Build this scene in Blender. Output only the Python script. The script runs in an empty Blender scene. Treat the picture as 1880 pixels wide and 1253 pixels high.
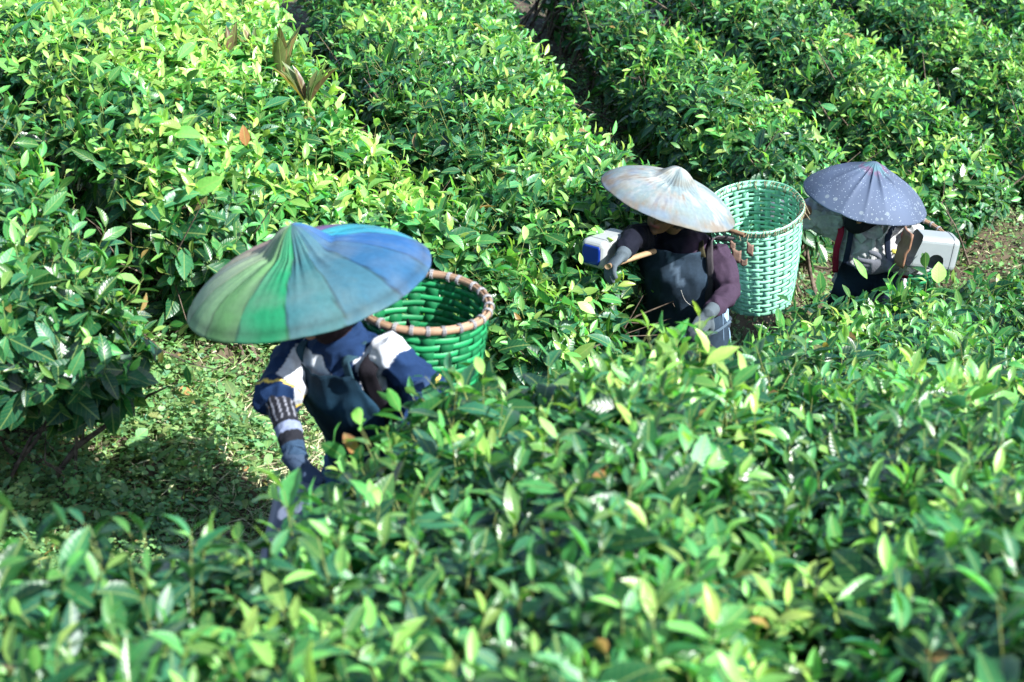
import bpy, bmesh, math, random
import numpy as np
from mathutils import Vector, Matrix

R = math.radians
rng = np.random.default_rng(7)
random.seed(7)
scene = bpy.context.scene

# ------------------------------------------------------------------ camera
FPX, CXP, CYP = 3660.0, 940.0, 626.5
PITCH = R(24.0)
CAMH = 3.55
cam_d = bpy.data.cameras.new("camera")
cam = bpy.data.objects.new("camera", cam_d)
scene.collection.objects.link(cam)
cam.location = (0, 0, CAMH)
cam.rotation_euler = (R(90) - PITCH, 0, 0)
cam_d.sensor_width = 36.0
cam_d.lens = 36.0 * FPX / 1880.0
cam_d.clip_start = 0.05
cam_d.clip_end = 2000
cam_d.dof.use_dof = True
cam_d.dof.focus_distance = 9.2
cam_d.dof.aperture_fstop = 4.0
scene.camera = cam

# ------------------------------------------------------------------ light
SUN_EL = R(39)
SUN_AZ = math.atan2(0.82, -0.57)          # measured from +Y towards +X
sun_vec = Vector((math.sin(SUN_AZ) * math.cos(SUN_EL), math.cos(SUN_AZ) * math.cos(SUN_EL), math.sin(SUN_EL)))
world = bpy.data.worlds.new("World")
scene.world = world
world.use_nodes = True
wn = world.node_tree
sky = wn.nodes.new("ShaderNodeTexSky")
sky.sky_type = 'NISHITA'
sky.sun_disc = False
sky.sun_elevation = SUN_EL
sky.sun_rotation = SUN_AZ
sky.air_density = 1.0
bg = wn.nodes["Background"]
bg.inputs[1].default_value = 0.11
wn.links.new(sky.outputs[0], bg.inputs[0])
sun_d = bpy.data.lights.new("sun", 'SUN')
sun_d.energy = 4.6
sun_d.angle = R(0.5)
sun_d.color = (1.0, 0.99, 0.965)
sun = bpy.data.objects.new("sun", sun_d)
scene.collection.objects.link(sun)
sun.rotation_euler = sun_vec.to_track_quat('Z', 'Y').to_euler()
scene.view_settings.view_transform = 'Standard'
scene.view_settings.look = 'None'
scene.view_settings.exposure = 1.68
scene.view_settings.gamma = 1.0
scene.cycles.max_bounces = 6
scene.cycles.diffuse_bounces = 3
scene.cycles.glossy_bounces = 2
scene.cycles.transmission_bounces = 4
scene.cycles.transparent_max_bounces = 4
scene.cycles.use_denoising = True

# ------------------------------------------------------------------ helpers
SP, CP = math.sin(PITCH), math.cos(PITCH)


def W(px, py, d):
    """a point of the place seen in direction (px,py) at depth d metres"""
    x = (px - CXP) / FPX * d
    v = (CYP - py) / FPX * d
    return Vector((x, d * CP + v * SP, CAMH - d * SP + v * CP))


def pixel(P):
    """(n,3) points -> picture coordinates, depth"""
    P = np.asarray(P)
    d = P[:, 1] * CP - (P[:, 2] - CAMH) * SP
    v = P[:, 1] * SP + (P[:, 2] - CAMH) * CP
    d = np.maximum(d, 0.05)
    return CXP + P[:, 0] / d * FPX, CYP - v / d * FPX, d


def link(o, parent=None):
    scene.collection.objects.link(o)
    if parent is not None:
        o.parent = parent
        o.matrix_parent_inverse = Matrix.Translation(-parent.location)
    return o


def thing(name, label, cat, loc=(0, 0, 0), group=None):
    o = bpy.data.objects.new(name, None)
    o.location = loc
    o.empty_display_size = 0.1
    link(o)
    o["label"] = label
    o["category"] = cat
    if group:
        o["group"] = group
    return o


def tag(o, label, cat, group=None):
    o["label"] = label
    o["category"] = cat
    if group:
        o["group"] = group
    return o


def mesh_np(name, co, faces4, mat, parent=None, uv=None, col=None, smooth=True, mats=None, midx=None):
    """fast mesh of quads. co (n,3); faces4 (m,4); uv per vertex (n,2); col per vertex (n,4)"""
    co = np.ascontiguousarray(co, dtype=np.float32)
    f = np.ascontiguousarray(faces4, dtype=np.int32)
    me = bpy.data.meshes.new(name)
    me.vertices.add(len(co))
    me.vertices.foreach_set("co", co.ravel())
    m, k = f.shape
    me.loops.add(m * k)
    me.loops.foreach_set("vertex_index", f.ravel())
    me.polygons.add(m)
    me.polygons.foreach_set("loop_start", np.arange(0, m * k, k, dtype=np.int32))
    me.polygons.foreach_set("loop_total", np.full(m, k, dtype=np.int32))
    me.update(calc_edges=True)
    if smooth:
        me.polygons.foreach_set("use_smooth", np.ones(m, dtype=bool))
    if uv is not None:
        l = me.uv_layers.new(name="UVMap")
        l.data.foreach_set("uv", np.asarray(uv, dtype=np.float32)[f.ravel()].ravel())
    if col is not None:
        a = me.color_attributes.new("tint", 'FLOAT_COLOR', 'POINT')
        a.data.foreach_set("color", np.asarray(col, dtype=np.float32).ravel())
    if mats:
        for mm in mats:
            me.materials.append(mm)
        if midx is not None:
            me.polygons.foreach_set("material_index", np.asarray(midx, dtype=np.int32))
    else:
        me.materials.append(mat)
    o = bpy.data.objects.new(name, me)
    link(o, parent)
    return o


def unit(a):
    return a / np.maximum(np.linalg.norm(a, axis=-1, keepdims=True), 1e-9)


class Noise:
    """smooth noise of (x,y[,z]) as a sum of sines"""
    def __init__(s, seed, scale, n=9, dim=2):
        r = np.random.default_rng(seed)
        th = r.normal(size=(n, dim))
        th /= np.linalg.norm(th, axis=1, keepdims=True)
        s.k = th * (2 * np.pi / scale) * r.uniform(0.6, 1.9, size=(n, 1))
        s.p = r.uniform(0, 6.28, n)
        s.n = n

    def __call__(s, P):
        P = np.asarray(P)
        return np.sin(P @ s.k.T + s.p).sum(axis=-1) / math.sqrt(s.n) * 1.1


# ------------------------------------------------------------------ materials
def mat_new(name):
    m = bpy.data.materials.new(name)
    m.use_nodes = True
    nt = m.node_tree
    return m, nt, nt.nodes["Principled BSDF"], nt.nodes["Material Output"]


def N(nt, t, **kw):
    n = nt.nodes.new(t)
    for k, v in kw.items():
        if k.startswith("i_"):
            n.inputs[k[2:].replace("_", " ")].default_value = v
        elif k[0] == "n" and k[1:].isdigit():
            n.inputs[int(k[1:])].default_value = v
        else:
            setattr(n, k, v)
    return n


def ramp(nt, stops, fac=None, interp='LINEAR'):
    n = nt.nodes.new("ShaderNodeValToRGB")
    cr = n.color_ramp
    cr.interpolation = interp
    while len(cr.elements) < len(stops):
        cr.elements.new(0.5)
    for e, (p, c) in zip(cr.elements, stops):
        e.position = p
        e.color = (*c, 1)
    if fac is not None:
        nt.links.new(fac, n.inputs[0])
    return n


def math_n(nt, op, a, b=None, c=None):
    n = nt.nodes.new("ShaderNodeMath")
    n.operation = op
    for i, v in enumerate((a, b, c)):
        if v is None:
            continue
        if isinstance(v, (int, float)):
            n.inputs[i].default_value = v
        else:
            nt.links.new(v, n.inputs[i])
    return n.outputs[0]


def mix_col(nt, fac, a, b, mode='MIX'):
    n = nt.nodes.new("ShaderNodeMix")
    n.data_type = 'RGBA'
    n.blend_type = mode
    for sock, v in ((n.inputs[0], fac), (n.inputs[6], a), (n.inputs[7], b)):
        if isinstance(v, (int, float)):
            sock.default_value = v
        elif isinstance(v, tuple):
            sock.default_value = (*v, 1) if len(v) == 3 else v
        else:
            nt.links.new(v, sock)
    return n.outputs[2]


def leaf_material(name, stops, trans=0.3, rough=0.375, veins=8.0, spec=0.48, vein_str=0.22, trans_boost=1.6):
    m, nt, p, out = mat_new(name)
    at = N(nt, "ShaderNodeAttribute", attribute_name="tint")
    sep = N(nt, "ShaderNodeSeparateColor")
    nt.links.new(at.outputs["Color"], sep.inputs[0])
    cr = ramp(nt, stops, sep.outputs[0])
    # every leaf its own hue and value
    hsv = N(nt, "ShaderNodeHueSaturation")
    nt.links.new(cr.outputs[0], hsv.inputs["Color"])
    nt.links.new(math_n(nt, 'MULTIPLY_ADD', sep.outputs[1], 0.07, 0.465), hsv.inputs["Hue"])
    nt.links.new(math_n(nt, 'MULTIPLY_ADD', sep.outputs[1], 0.65, 0.70), hsv.inputs["Value"])
    hsv.inputs["Saturation"].default_value = 0.98
    # brown / orange old leaves where the blue channel is high
    old = mix_col(nt, sep.outputs[2], hsv.outputs[0], (0.30, 0.13, 0.05))
    uv = N(nt, "ShaderNodeUVMap")
    sx = N(nt, "ShaderNodeSeparateXYZ")
    nt.links.new(uv.outputs[0], sx.inputs[0])
    ac = math_n(nt, 'ABSOLUTE', math_n(nt, 'SUBTRACT', sx.outputs[0], 0.5))
    ph = math_n(nt, 'MULTIPLY', math_n(nt, 'SUBTRACT', sx.outputs[1], math_n(nt, 'MULTIPLY', ac, 0.45)), veins * 6.2832)
    wv = math_n(nt, 'SINE', ph)
    wv = math_n(nt, 'ABSOLUTE', math_n(nt, 'SINE', math_n(nt, 'MULTIPLY', ph, 0.5)))
    mid = math_n(nt, 'SMOOTH_MIN', math_n(nt, 'MULTIPLY', ac, 9.0), 1.0, 0.3)
    hgt = math_n(nt, 'MULTIPLY', math_n(nt, 'POWER', wv, 0.6), mid)
    bump = N(nt, "ShaderNodeBump")
    bump.inputs["Strength"].default_value = vein_str
    bump.inputs["Distance"].default_value = 0.0022
    nt.links.new(hgt, bump.inputs["Height"])
    rib = math_n(nt, 'LESS_THAN', ac, 0.035)
    col = mix_col(nt, math_n(nt, 'MULTIPLY', rib, 0.45), old, (0.26, 0.34, 0.10))
    vein_c = math_n(nt, 'MULTIPLY', math_n(nt, 'LESS_THAN', wv, 0.22), 0.22)
    col = mix_col(nt, vein_c, col, (0.16, 0.25, 0.07))
    # blemishes
    tc = N(nt, "ShaderNodeTexCoord")
    nz = N(nt, "ShaderNodeTexNoise")
    nz.inputs["Scale"].default_value = 55
    nz.inputs["Detail"].default_value = 3
    nt.links.new(tc.outputs["Object"], nz.inputs["Vector"])
    spot = math_n(nt, 'GREATER_THAN', nz.outputs[0], 0.69)
    col = mix_col(nt, math_n(nt, 'MULTIPLY', spot, 0.35), col, (0.22, 0.17, 0.07))
    dark = math_n(nt, 'MULTIPLY_ADD', nz.outputs[0], 0.5, 0.75)
    col = mix_col(nt, 1.0, col, (1, 1, 1), 'MULTIPLY')
    hs2 = N(nt, "ShaderNodeHueSaturation")
    nt.links.new(col, hs2.inputs["Color"])
    nt.links.new(dark, hs2.inputs["Value"])
    col = hs2.outputs[0]
    nt.links.new(col, p.inputs["Base Color"])
    # young leaves are less glossy
    nt.links.new(math_n(nt, 'ADD', math_n(nt, 'MULTIPLY', sep.outputs[1], 0.16), rough - 0.10), p.inputs["Roughness"])
    p.inputs["Specular IOR Level"].default_value = spec
    nt.links.new(bump.outputs[0], p.inputs["Normal"])
    tr = N(nt, "ShaderNodeBsdfTranslucent")
    tcol = mix_col(nt, 1.0, col, (1.35 * trans_boost, 1.55 * trans_boost, 0.6 * trans_boost), 'MULTIPLY')
    nt.links.new(tcol, tr.inputs[0])
    mx = N(nt, "ShaderNodeMixShader")
    mx.inputs[0].default_value = trans
    nt.links.new(p.outputs[0], mx.inputs[1])
    nt.links.new(tr.outputs[0], mx.inputs[2])
    nt.links.new(mx.outputs[0], out.inputs[0])
    return m


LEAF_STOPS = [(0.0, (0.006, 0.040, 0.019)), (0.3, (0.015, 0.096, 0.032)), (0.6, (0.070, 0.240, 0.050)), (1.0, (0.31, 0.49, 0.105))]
M_leaf = leaf_material("tea_leaf", LEAF_STOPS)
M_weed = leaf_material("weed_leaf", [(0.0, (0.05, 0.15, 0.065)), (0.5, (0.14, 0.27, 0.085)), (1.0, (0.30, 0.32, 0.12))],
                       trans=0.25, rough=0.5, veins=5, vein_str=0.25)
M_olive = leaf_material("olive_leaf", [(0.0, (0.04, 0.085, 0.02)), (0.5, (0.085, 0.105, 0.03)), (1.0, (0.13, 0.075, 0.035))],
                        trans=0.3, rough=0.45, veins=3, vein_str=0.15)


def noise_mat(name, c1, c2, scale=30, rough=0.8, bump=0.3, dist=0.003, detail=6, c3=None, vec='Object', stretch=None, metal=0, spec=0.3):
    m, nt, p, out = mat_new(name)
    tc = N(nt, "ShaderNodeTexCoord")
    v = tc.outputs[vec]
    if stretch:
        mp = N(nt, "ShaderNodeMapping")
        mp.inputs["Scale"].default_value = stretch
        nt.links.new(v, mp.inputs[0])
        v = mp.outputs[0]
    nz = N(nt, "ShaderNodeTexNoise")
    nz.inputs["Scale"].default_value = scale
    nz.inputs["Detail"].default_value = detail
    nt.links.new(v, nz.inputs["Vector"])
    stops = [(0.35, c1), (0.65, c2)] if c3 is None else [(0.32, c1), (0.5, c2), (0.68, c3)]
    cr = ramp(nt, stops, nz.outputs[0])
    nt.links.new(cr.outputs[0], p.inputs["Base Color"])
    p.inputs["Roughness"].default_value = rough
    p.inputs["Specular IOR Level"].default_value = spec
    p.inputs["Metallic"].default_value = metal
    if bump:
        b = N(nt, "ShaderNodeBump")
        b.inputs["Strength"].default_value = bump
        b.inputs["Distance"].default_value = dist
        nt.links.new(nz.outputs[0], b.inputs["Height"])
        nt.links.new(b.outputs[0], p.inputs["Normal"])
    return m


M_bark = noise_mat("bark", (0.045, 0.032, 0.024), (0.15, 0.115, 0.085), 40, 0.9, 0.6)
M_stem = noise_mat("green_stem", (0.10, 0.12, 0.03), (0.22, 0.26, 0.08), 20, 0.6, 0.1)
M_core = noise_mat("dark_core", (0.004, 0.016, 0.007), (0.012, 0.038, 0.014), 25, 1.0, 1.0, 0.02, c3=(0.018, 0.028, 0.010), spec=0.05)  # dark green for the added core that blocks light inside the hedges
M_soil = noise_mat("soil", (0.025, 0.022, 0.014), (0.085, 0.062, 0.042), 9, 0.95, 0.8, 0.02, 10, c3=(0.045, 0.055, 0.022))
M_straw = noise_mat("dry_grass", (0.33, 0.32, 0.18), (0.52, 0.50, 0.32), 8, 0.8, 0)
M_grass = noise_mat("grass_blade", (0.05, 0.13, 0.03), (0.17, 0.26, 0.07), 6, 0.55, 0)

# ------------------------------------------------------------------ terrain
def tps(anchors, reg=0.02):
    A = np.array(anchors, float)
    X, z = A[:, :2], A[:, 2]
    n = len(X)

    def U(r2):
        return np.where(r2 > 1e-12, 0.5 * r2 * np.log(np.maximum(r2, 1e-12)), 0)
    K = U(((X[:, None] - X[None]) ** 2).sum(-1)) + np.eye(n) * reg
    Pm = np.hstack([np.ones((n, 1)), X])
    M = np.zeros((n + 3, n + 3))
    M[:n, :n] = K
    M[:n, n:] = Pm
    M[n:, :n] = Pm.T
    w = np.linalg.solve(M, np.concatenate([z, np.zeros(3)]))

    def f(Q):
        Q = np.asarray(Q, float)
        sh = Q.shape[:-1]
        Q = Q.reshape(-1, 2).copy()
        Q[:, 0] = np.clip(Q[:, 0], -4.5, 6)
        Q[:, 1] = np.clip(Q[:, 1], 1.5, 20)
        out = np.empty(len(Q))
        for i in range(0, len(Q), 50000):
            q = Q[i:i + 50000]
            out[i:i + 50000] = U(((q[:, None] - X[None]) ** 2).sum(-1)) @ w[:n] + w[n] + q @ w[n + 1:]
        return out.reshape(sh)
    return f


top_px = [(150, 450, 6.9), (0, 300, 7.3), (0, 600, 6.4), (300, 300, 7.6), (350, 400, 7.6), (300, 50, 10), (0, 0, 9.8), (600, 150, 9.3),
          (600, 420, 8.2), (900, 300, 9.3), (1000, 550, 8.3), (1100, 400, 8.9), (1250, 300, 10), (940, 0, 13), (1700, 50, 14),
          (1450, 200, 11.6), (1880, 0, 15.5), (1650, 300, 11.2), (1500, 0, 14),
          (0, 1000, 4.5), (300, 970, 4.6), (500, 900, 4.9), (600, 820, 5.2), (850, 700, 5.8), (1050, 650, 7.0), (1200, 610, 8.1),
          (1500, 530, 9.0), (1880, 500, 10), (0, 1253, 3.6), (940, 1253, 3.5), (1880, 1253, 3.5), (1400, 850, 5.0), (1880, 850, 5.3),
          (1400, 700, 6.5), (1000, 900, 4.6)]
top_anchor = [tuple(W(*a)) for a in top_px]
T = tps(top_anchor)
ground_anchor = [(x, y, z - (0.95 if i >= 19 else 0.72)) for i, (x, y, z) in enumerate(top_anchor) if i not in (10, 11, 23, 22, 24, 25, 26, 27)]
ground_anchor += [(-.55, 5.6, 0.0), (-1.5, 6.4, .2), (-.9, 6.6, .18), (-1.2, 7.4, .34), (-.2, 6.6, -.1), (.35, 7.7, -.55), (.72, 8.45, -.85),
                  (1.75, 9.1, -1.0), (2.8, 11.1, -.65), (2.2, 12.0, -.62), (1.4, 9.7, -.75), (-1.8, 5.3, .25), (.9, 6.6, -.2), (2.5, 9.3, -.95)]
G = tps(ground_anchor)


def hit(px, py):
    """where the sight line through (px,py) meets the table of the tea"""
    lo = None
    for d in np.arange(2.6, 24, 0.1):
        p = W(px, py, d)
        if p.z < float(T(np.array([[p.x, p.y]]))[0]):
            a, b = d - 0.1, d
            for _ in range(14):
                m = (a + b) / 2
                q = W(px, py, m)
                if q.z < float(T(np.array([[q.x, q.y]]))[0]):
                    b = m
                else:
                    a = m
            p = W(px, py, b)
            return (p.x, p.y)
    return (p.x, p.y)


# ground sheet
gn1, gn2 = Noise(3, 0.9), Noise(4, 0.22)
xs = np.concatenate([[-400, -120, -40, -15, -8], np.arange(-4.6, 6.2, 0.06), [9, 16, 40, 120, 400]])
ys = np.concatenate([[-400, -120, -30, -6], np.arange(0, 19, 0.07), [24, 40, 120, 500]])
gx, gy = np.meshgrid(xs, ys)
gp = np.stack([gx.ravel(), gy.ravel()], 1)
gz = G(gp) + gn1(gp) * 0.02 + gn2(gp) * 0.012
nx, ny = len(xs), len(ys)
ii = (np.arange(ny - 1)[:, None] * nx + np.arange(nx - 1)[None]).ravel()
ground = mesh_np("ground", np.column_stack([gp, gz]), np.stack([ii, ii + 1, ii + nx + 1, ii + nx], 1), M_soil)
ground["kind"] = "structure"


def ground_z(P2):
    return G(P2) + gn1(P2) * 0.02 + gn2(P2) * 0.012


# ------------------------------------------------------------------ leaves
T6 = np.array([0.0, 0.14, 0.34, 0.58, 0.82, 1.0])
W6 = np.array([0.07, 0.58, 0.97, 0.95, 0.55, 0.03])


def leaves(P, D, Nn, L, Wd, tint, droop=0.25, fold=0.25):
    """arrays -> (co, faces, uv, col). P base, D axis, Nn face normal (orthogonalised here)"""
    n = len(P)
    D = unit(D)
    S = unit(np.cross(D, Nn))
    Nn = np.cross(S, D)
    L = L[:, None, None]
    Wd = Wd[:, None, None]
    droop = np.broadcast_to(droop, (n,))[:, None, None]
    fold = np.broadcast_to(fold, (n,))[:, None, None]
    t = T6[None, :, None]
    w = W6[None, :, None]
    ctr = P[:, None] + D[:, None] * L * (t - 0.25 * droop * t ** 3) - Nn[:, None] * L * droop * t ** 2
    ph = rng.uniform(0, 6.28, (n, 1, 1))
    out = np.empty((n, 6, 3, 3), dtype=np.float32)
    for k, s in enumerate((-1, 0, 1)):
        wave = np.sin(t * 13 + ph + s * 2) * 0.10 * abs(s)
        out[:, :, k] = ctr + S[:, None] * (s * Wd * 0.5 * w) + Nn[:, None] * (abs(s) * Wd * 0.5 * w * (fold + wave))
    co = out.reshape(n * 18, 3)
    b = (np.arange(5)[:, None] * 3 + np.arange(2)[None]).ravel()
    f1 = np.stack([b, b + 1, b + 4, b + 3], 1)
    f = (np.arange(n)[:, None, None] * 18 + f1[None]).reshape(-1, 4)
    u = np.tile(np.array([0.0, 0.5, 1.0]), 6)
    # width-true across coordinate so veins stay parallel
    uu = 0.5 + (u - 0.5) * np.repeat(W6, 3)
    uv = np.tile(np.stack([uu, np.repeat(T6, 3)], 1), (n, 1))
    col = np.repeat(tint, 18, axis=0)
    return co, f, uv, col


def prisms(A, B, ra, rb, k=4):
    """thin rods from A to B"""
    n = len(A)
    d = unit(B - A)
    ref = np.where(np.abs(d[:, 2:3]) > 0.9, np.array([[1.0, 0, 0]]), np.array([[0, 0, 1.0]]))
    u = unit(np.cross(d, ref))
    v = np.cross(d, u)
    ang = np.arange(k) * 2 * np.pi / k
    c, s = np.cos(ang)[None, :, None], np.sin(ang)[None, :, None]
    ring = u[:, None] * c + v[:, None] * s
    ra = np.broadcast_to(ra, (n,))[:, None, None]
    rb = np.broadcast_to(rb, (n,))[:, None, None]
    co = np.concatenate([A[:, None] + ring * ra, B[:, None] + ring * rb], 1).reshape(-1, 3)
    i = np.arange(k)
    f1 = np.stack([i, (i + 1) % k, (i + 1) % k + k, i + k], 1)
    f = (np.arange(n)[:, None, None] * 2 * k + f1[None]).reshape(-1, 4)
    return co, f


def cat_mesh(parts):
    """[(co,f,uv,col)] -> one"""
    off = 0
    C, F, U, K = [], [], [], []
    for p in parts:
        C.append(p[0])
        F.append(p[1] + off)
        off += len(p[0])
        if len(p) > 2:
            U.append(p[2])
            K.append(p[3])
    return (np.concatenate(C), np.concatenate(F), np.concatenate(U) if U else None, np.concatenate(K) if K else None)


def poly_info(Q, poly):
    """signed distance (positive inside) and outward normal of the nearest edge"""
    poly = np.array(poly)
    a = poly
    b = np.roll(poly, -1, axis=0)
    best = np.full(len(Q), 1e9)
    nb = np.zeros((len(Q), 2))
    inside = np.zeros(len(Q), bool)
    for (x0, y0), (x1, y1) in zip(a, b):
        e = np.array([x1 - x0, y1 - y0])
        t = np.clip(((Q - [x0, y0]) @ e) / (e @ e), 0, 1)
        c = np.array([x0, y0]) + t[:, None] * e
        dv = Q - c
        dd = np.linalg.norm(dv, axis=1)
        m = dd < best
        best[m] = dd[m]
        nb[m] = dv[m]
        cr = ((y0 > Q[:, 1]) != (y1 > Q[:, 1])) & (Q[:, 0] < (x1 - x0) * (Q[:, 1] - y0) / (y1 - y0 + 1e-12) + x0)
        inside ^= cr
    out = unit(nb)
    out[inside] *= -1
    return np.where(inside, best, -best), out


def in_view(P, ml=300, mr=300, mt=260, mb=200):
    x, y, d = pixel(P)
    return (x > -ml) & (x < 1880 + mr) & (y > -mt) & (y < 1253 + mb)


def make_tint(young, old_p=0.004):
    n = len(young)
    t = np.zeros((n, 4))
    t[:, 0] = np.clip(young, 0, 1)
    t[:, 1] = rng.uniform(0, 1, n)
    t[:, 2] = np.where(rng.uniform(0, 1, n) < old_p, rng.uniform(0.3, 0.9, n), 0)
    t[:, 3] = 1
    return t


def shoots(P, A, scale, young, nleaf=(4, 7)):
    """upright leafy shoots: leaves spiralling up a thin stem, darker and larger below"""
    n = len(P)
    A = unit(A)
    ref = rng.normal(size=(n, 3))
    u = unit(np.cross(A, ref))
    v = np.cross(A, u)
    Ls = rng.uniform(0.05, 0.13, n) * scale
    nl = rng.integers(nleaf[0], nleaf[1], n)
    phi0 = rng.uniform(0, 6.28, n)
    out = []
    for k in range(nleaf[1] - 1):
        m = nl > k
        if not m.any():
            continue
        h = (k / np.maximum(nl[m] - 1, 1))
        ph = phi0[m] + k * 2.4 + rng.normal(0, 0.25, m.sum())
        rad = u[m] * np.cos(ph)[:, None] + v[m] * np.sin(ph)[:, None]
        el = R(6) + R(48) * h ** 1.3 + rng.normal(0, 0.2, m.sum())
        D = rad * np.cos(el)[:, None] + A[m] * np.sin(el)[:, None]
        Nn = A[m] * np.cos(el)[:, None] - rad * np.sin(el)[:, None] + rng.normal(0, 0.28, (m.sum(), 3))
        L = (0.105 - 0.055 * h ** 1.2) * scale[m] * rng.uniform(0.75, 1.25, m.sum())
        Wd = L * rng.uniform(0.40, 0.54, m.sum()) * (1 - 0.25 * h)
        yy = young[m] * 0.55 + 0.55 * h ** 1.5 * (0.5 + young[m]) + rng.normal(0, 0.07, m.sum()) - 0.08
        B = P[m] + A[m] * (Ls[m] * h)[:, None] + rad * 0.004
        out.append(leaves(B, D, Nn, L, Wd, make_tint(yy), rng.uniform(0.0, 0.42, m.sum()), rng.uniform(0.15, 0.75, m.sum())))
    stem = prisms(P - A * 0.05, P + A * Ls[:, None], 0.0017, 0.0009)
    return out, stem


def loose(P, Nn, L, young, spread=1.0, hang=0.0):
    """single mature leaves lying round the surface direction Nn"""
    n = len(P)
    r = rng.normal(size=(n, 3))
    D = unit(np.cross(Nn, r)) + Nn * rng.uniform(-0.1, 0.5, (n, 1)) * spread
    D[:, 2] -= hang
    NN = Nn + rng.normal(0, 0.35, (n, 3))
    return leaves(P, D, NN, L, L * rng.uniform(0.38, 0.52, n), make_tint(young), rng.uniform(0.05, 0.35, n), rng.uniform(0.08, 0.4, n))


HB = Noise(11, 0.75)
HS = Noise(12, 0.28)
CT = Noise(13, 1.3)
CS = Noise(14, 0.35)


def hedge(label, poly_px, young=0.4, dens=1.0, scale=1.0, rnd=0.22, group="tea hedges", side_low=0.12, bump=0.035, extra=None, sinkf=None, woody=1.0, lipd=0.24):
    poly = [hit(*p) for p in poly_px]
    pa = np.array(poly)
    c0 = pa.mean(axis=0)
    root = thing("tea_hedge", label, "tea hedge", (float(c0[0]), float(c0[1]), float(G(c0[None])[0])), group)
    lo, hi = pa.min(0), pa.max(0)
    area = float(np.prod(hi - lo))

    def top_surface(Q, s):
        rr = np.clip(s / rnd, 0, 1)
        drop = lipd * (1 - np.sqrt(np.clip(1 - (1 - rr) ** 2, 0, 1)))
        z = T(Q) - drop + HB(Q) * bump + HS(Q) * bump * 0.45
        if sinkf is not None:
            z = z - sinkf(Q)
        return z, rr
    parts, stems = [], []
    # --- shoots on top
    n = int(area * 500 * dens)
    Q = rng.uniform(lo, hi, (n, 2))
    s, on = poly_info(Q, poly)
    k = s > 0
    Q, s, on = Q[k], s[k], on[k]
    z, rr = top_surface(Q, s)
    P = np.column_stack([Q, z])
    k = in_view(P)
    P, s, on, rr, Q = P[k], s[k], on[k], rr[k], Q[k]
    tilt = (1 - rr) * 1.1
    A = np.column_stack([on * tilt[:, None], np.ones(len(P))]) + rng.normal(0, 0.27, (len(P), 3))
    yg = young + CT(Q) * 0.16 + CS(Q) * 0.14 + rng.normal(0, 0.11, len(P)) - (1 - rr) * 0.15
    sc = scale * (0.60 + 0.70 * rng.uniform(0, 1, len(P)) ** 2.2) * (1 + (1 - rr) * 0.15)
    P[:, 2] -= rng.uniform(0.0, 0.05, len(P))
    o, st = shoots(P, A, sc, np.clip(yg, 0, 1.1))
    parts += o
    stems.append(st)
    # --- mature leaves just below the table
    n = int(area * 480 * dens)
    Q = rng.uniform(lo, hi, (n, 2))
    s, on = poly_info(Q, poly)
    k = s > 0.0
    Q, s, on = Q[k], s[k], on[k]
    z, rr = top_surface(Q, s)
    P = np.column_stack([Q, z - rng.uniform(0.0, 0.13, len(Q))])
    k = in_view(P)
    P, rr, on, Q = P[k], rr[k], on[k], Q[k]
    A = unit(np.column_stack([on * ((1 - rr) * 1.1)[:, None], np.ones(len(P))]))
    parts.append(loose(P, A, 0.098 * scale * rng.uniform(0.7, 1.5, len(P)), rng.normal(0.12 + young * 0.25, 0.1, len(P))))
    # --- flanks
    a, b = pa, np.roll(pa, -1, axis=0)
    el = np.linalg.norm(b - a, axis=1)
    per = el.sum()
    n = int(per * 560 * dens)
    e = rng.choice(len(a), n, p=el / per)
    t = rng.uniform(0, 1, n)
    Qs = a[e] + (b[e] - a[e]) * t[:, None]
    _, on = poly_info(Qs + rng.normal(0, 0.0005, Qs.shape), poly)
    ed = b[e] - a[e]
    on = unit(np.column_stack([ed[:, 1], -ed[:, 0]]))
    mid_s, _ = poly_info(Qs + on * 0.02, poly)
    on[mid_s > 0] *= -1
    zt = T(Qs) - 0.16 - (lipd - .24)
    if sinkf is not None:
        zt = zt - sinkf(Qs)
    zb = ground_z(Qs) + side_low
    h = rng.uniform(0, 1, n) ** 0.75
    z = zb + (zt - zb) * h
    inset = 0.04 + 0.16 * (1 - h) ** 1.2 + rng.uniform(-0.10, 0.12, n) + HS(np.column_stack([Qs[:, 0] + z, Qs[:, 1] + z])) * 0.04
    P = np.column_stack([Qs - on * inset[:, None], z])
    k = in_view(P)
    P, on, h = P[k], on[k], h[k]
    A = unit(np.column_stack([on, 0.35 + 0.4 * h]) + rng.normal(0, 0.35, (len(P), 3)))
    half = rng.uniform(0, 1, len(P)) < 0.22 * np.clip(h * 1.4, 0.2, 1)
    if half.any():
        o, st = shoots(P[half], A[half] + [0, 0, 0.3], scale * rng.uniform(0.8, 1.2, half.sum()), np.clip(rng.normal(young * 0.6, 0.12, half.sum()), 0, 1), (3, 5))
        parts += o
        stems.append(st)
    q = ~half
    parts.append(loose(P[q], A[q], 0.105 * scale * rng.uniform(0.7, 1.35, q.sum()), rng.normal(0.10 + young * 0.22, 0.1, q.sum()), 0.8, 0.25))
    if extra:
        parts += extra()
    co, f, uv, col = cat_mesh(parts)
    mesh_np("foliage", co, f, M_leaf, root, uv, col)
    co, f, _, _ = cat_mesh(stems)
    mesh_np("green_stems", co, f, M_stem, root)
    # --- woody branches fanning up from the ground
    nb = int(per * 16 * woody)
    e = rng.choice(len(a), nb, p=el / per)
    Qs = a[e] + (b[e] - a[e]) * rng.uniform(0, 1, nb)[:, None]
    ed = b[e] - a[e]
    on = unit(np.column_stack([ed[:, 1], -ed[:, 0]]))
    ms, _ = poly_info(Qs + on * 0.02, poly)
    on[ms > 0] *= -1
    base = Qs - on * rng.uniform(0.2, 0.45, nb)[:, None]
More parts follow.
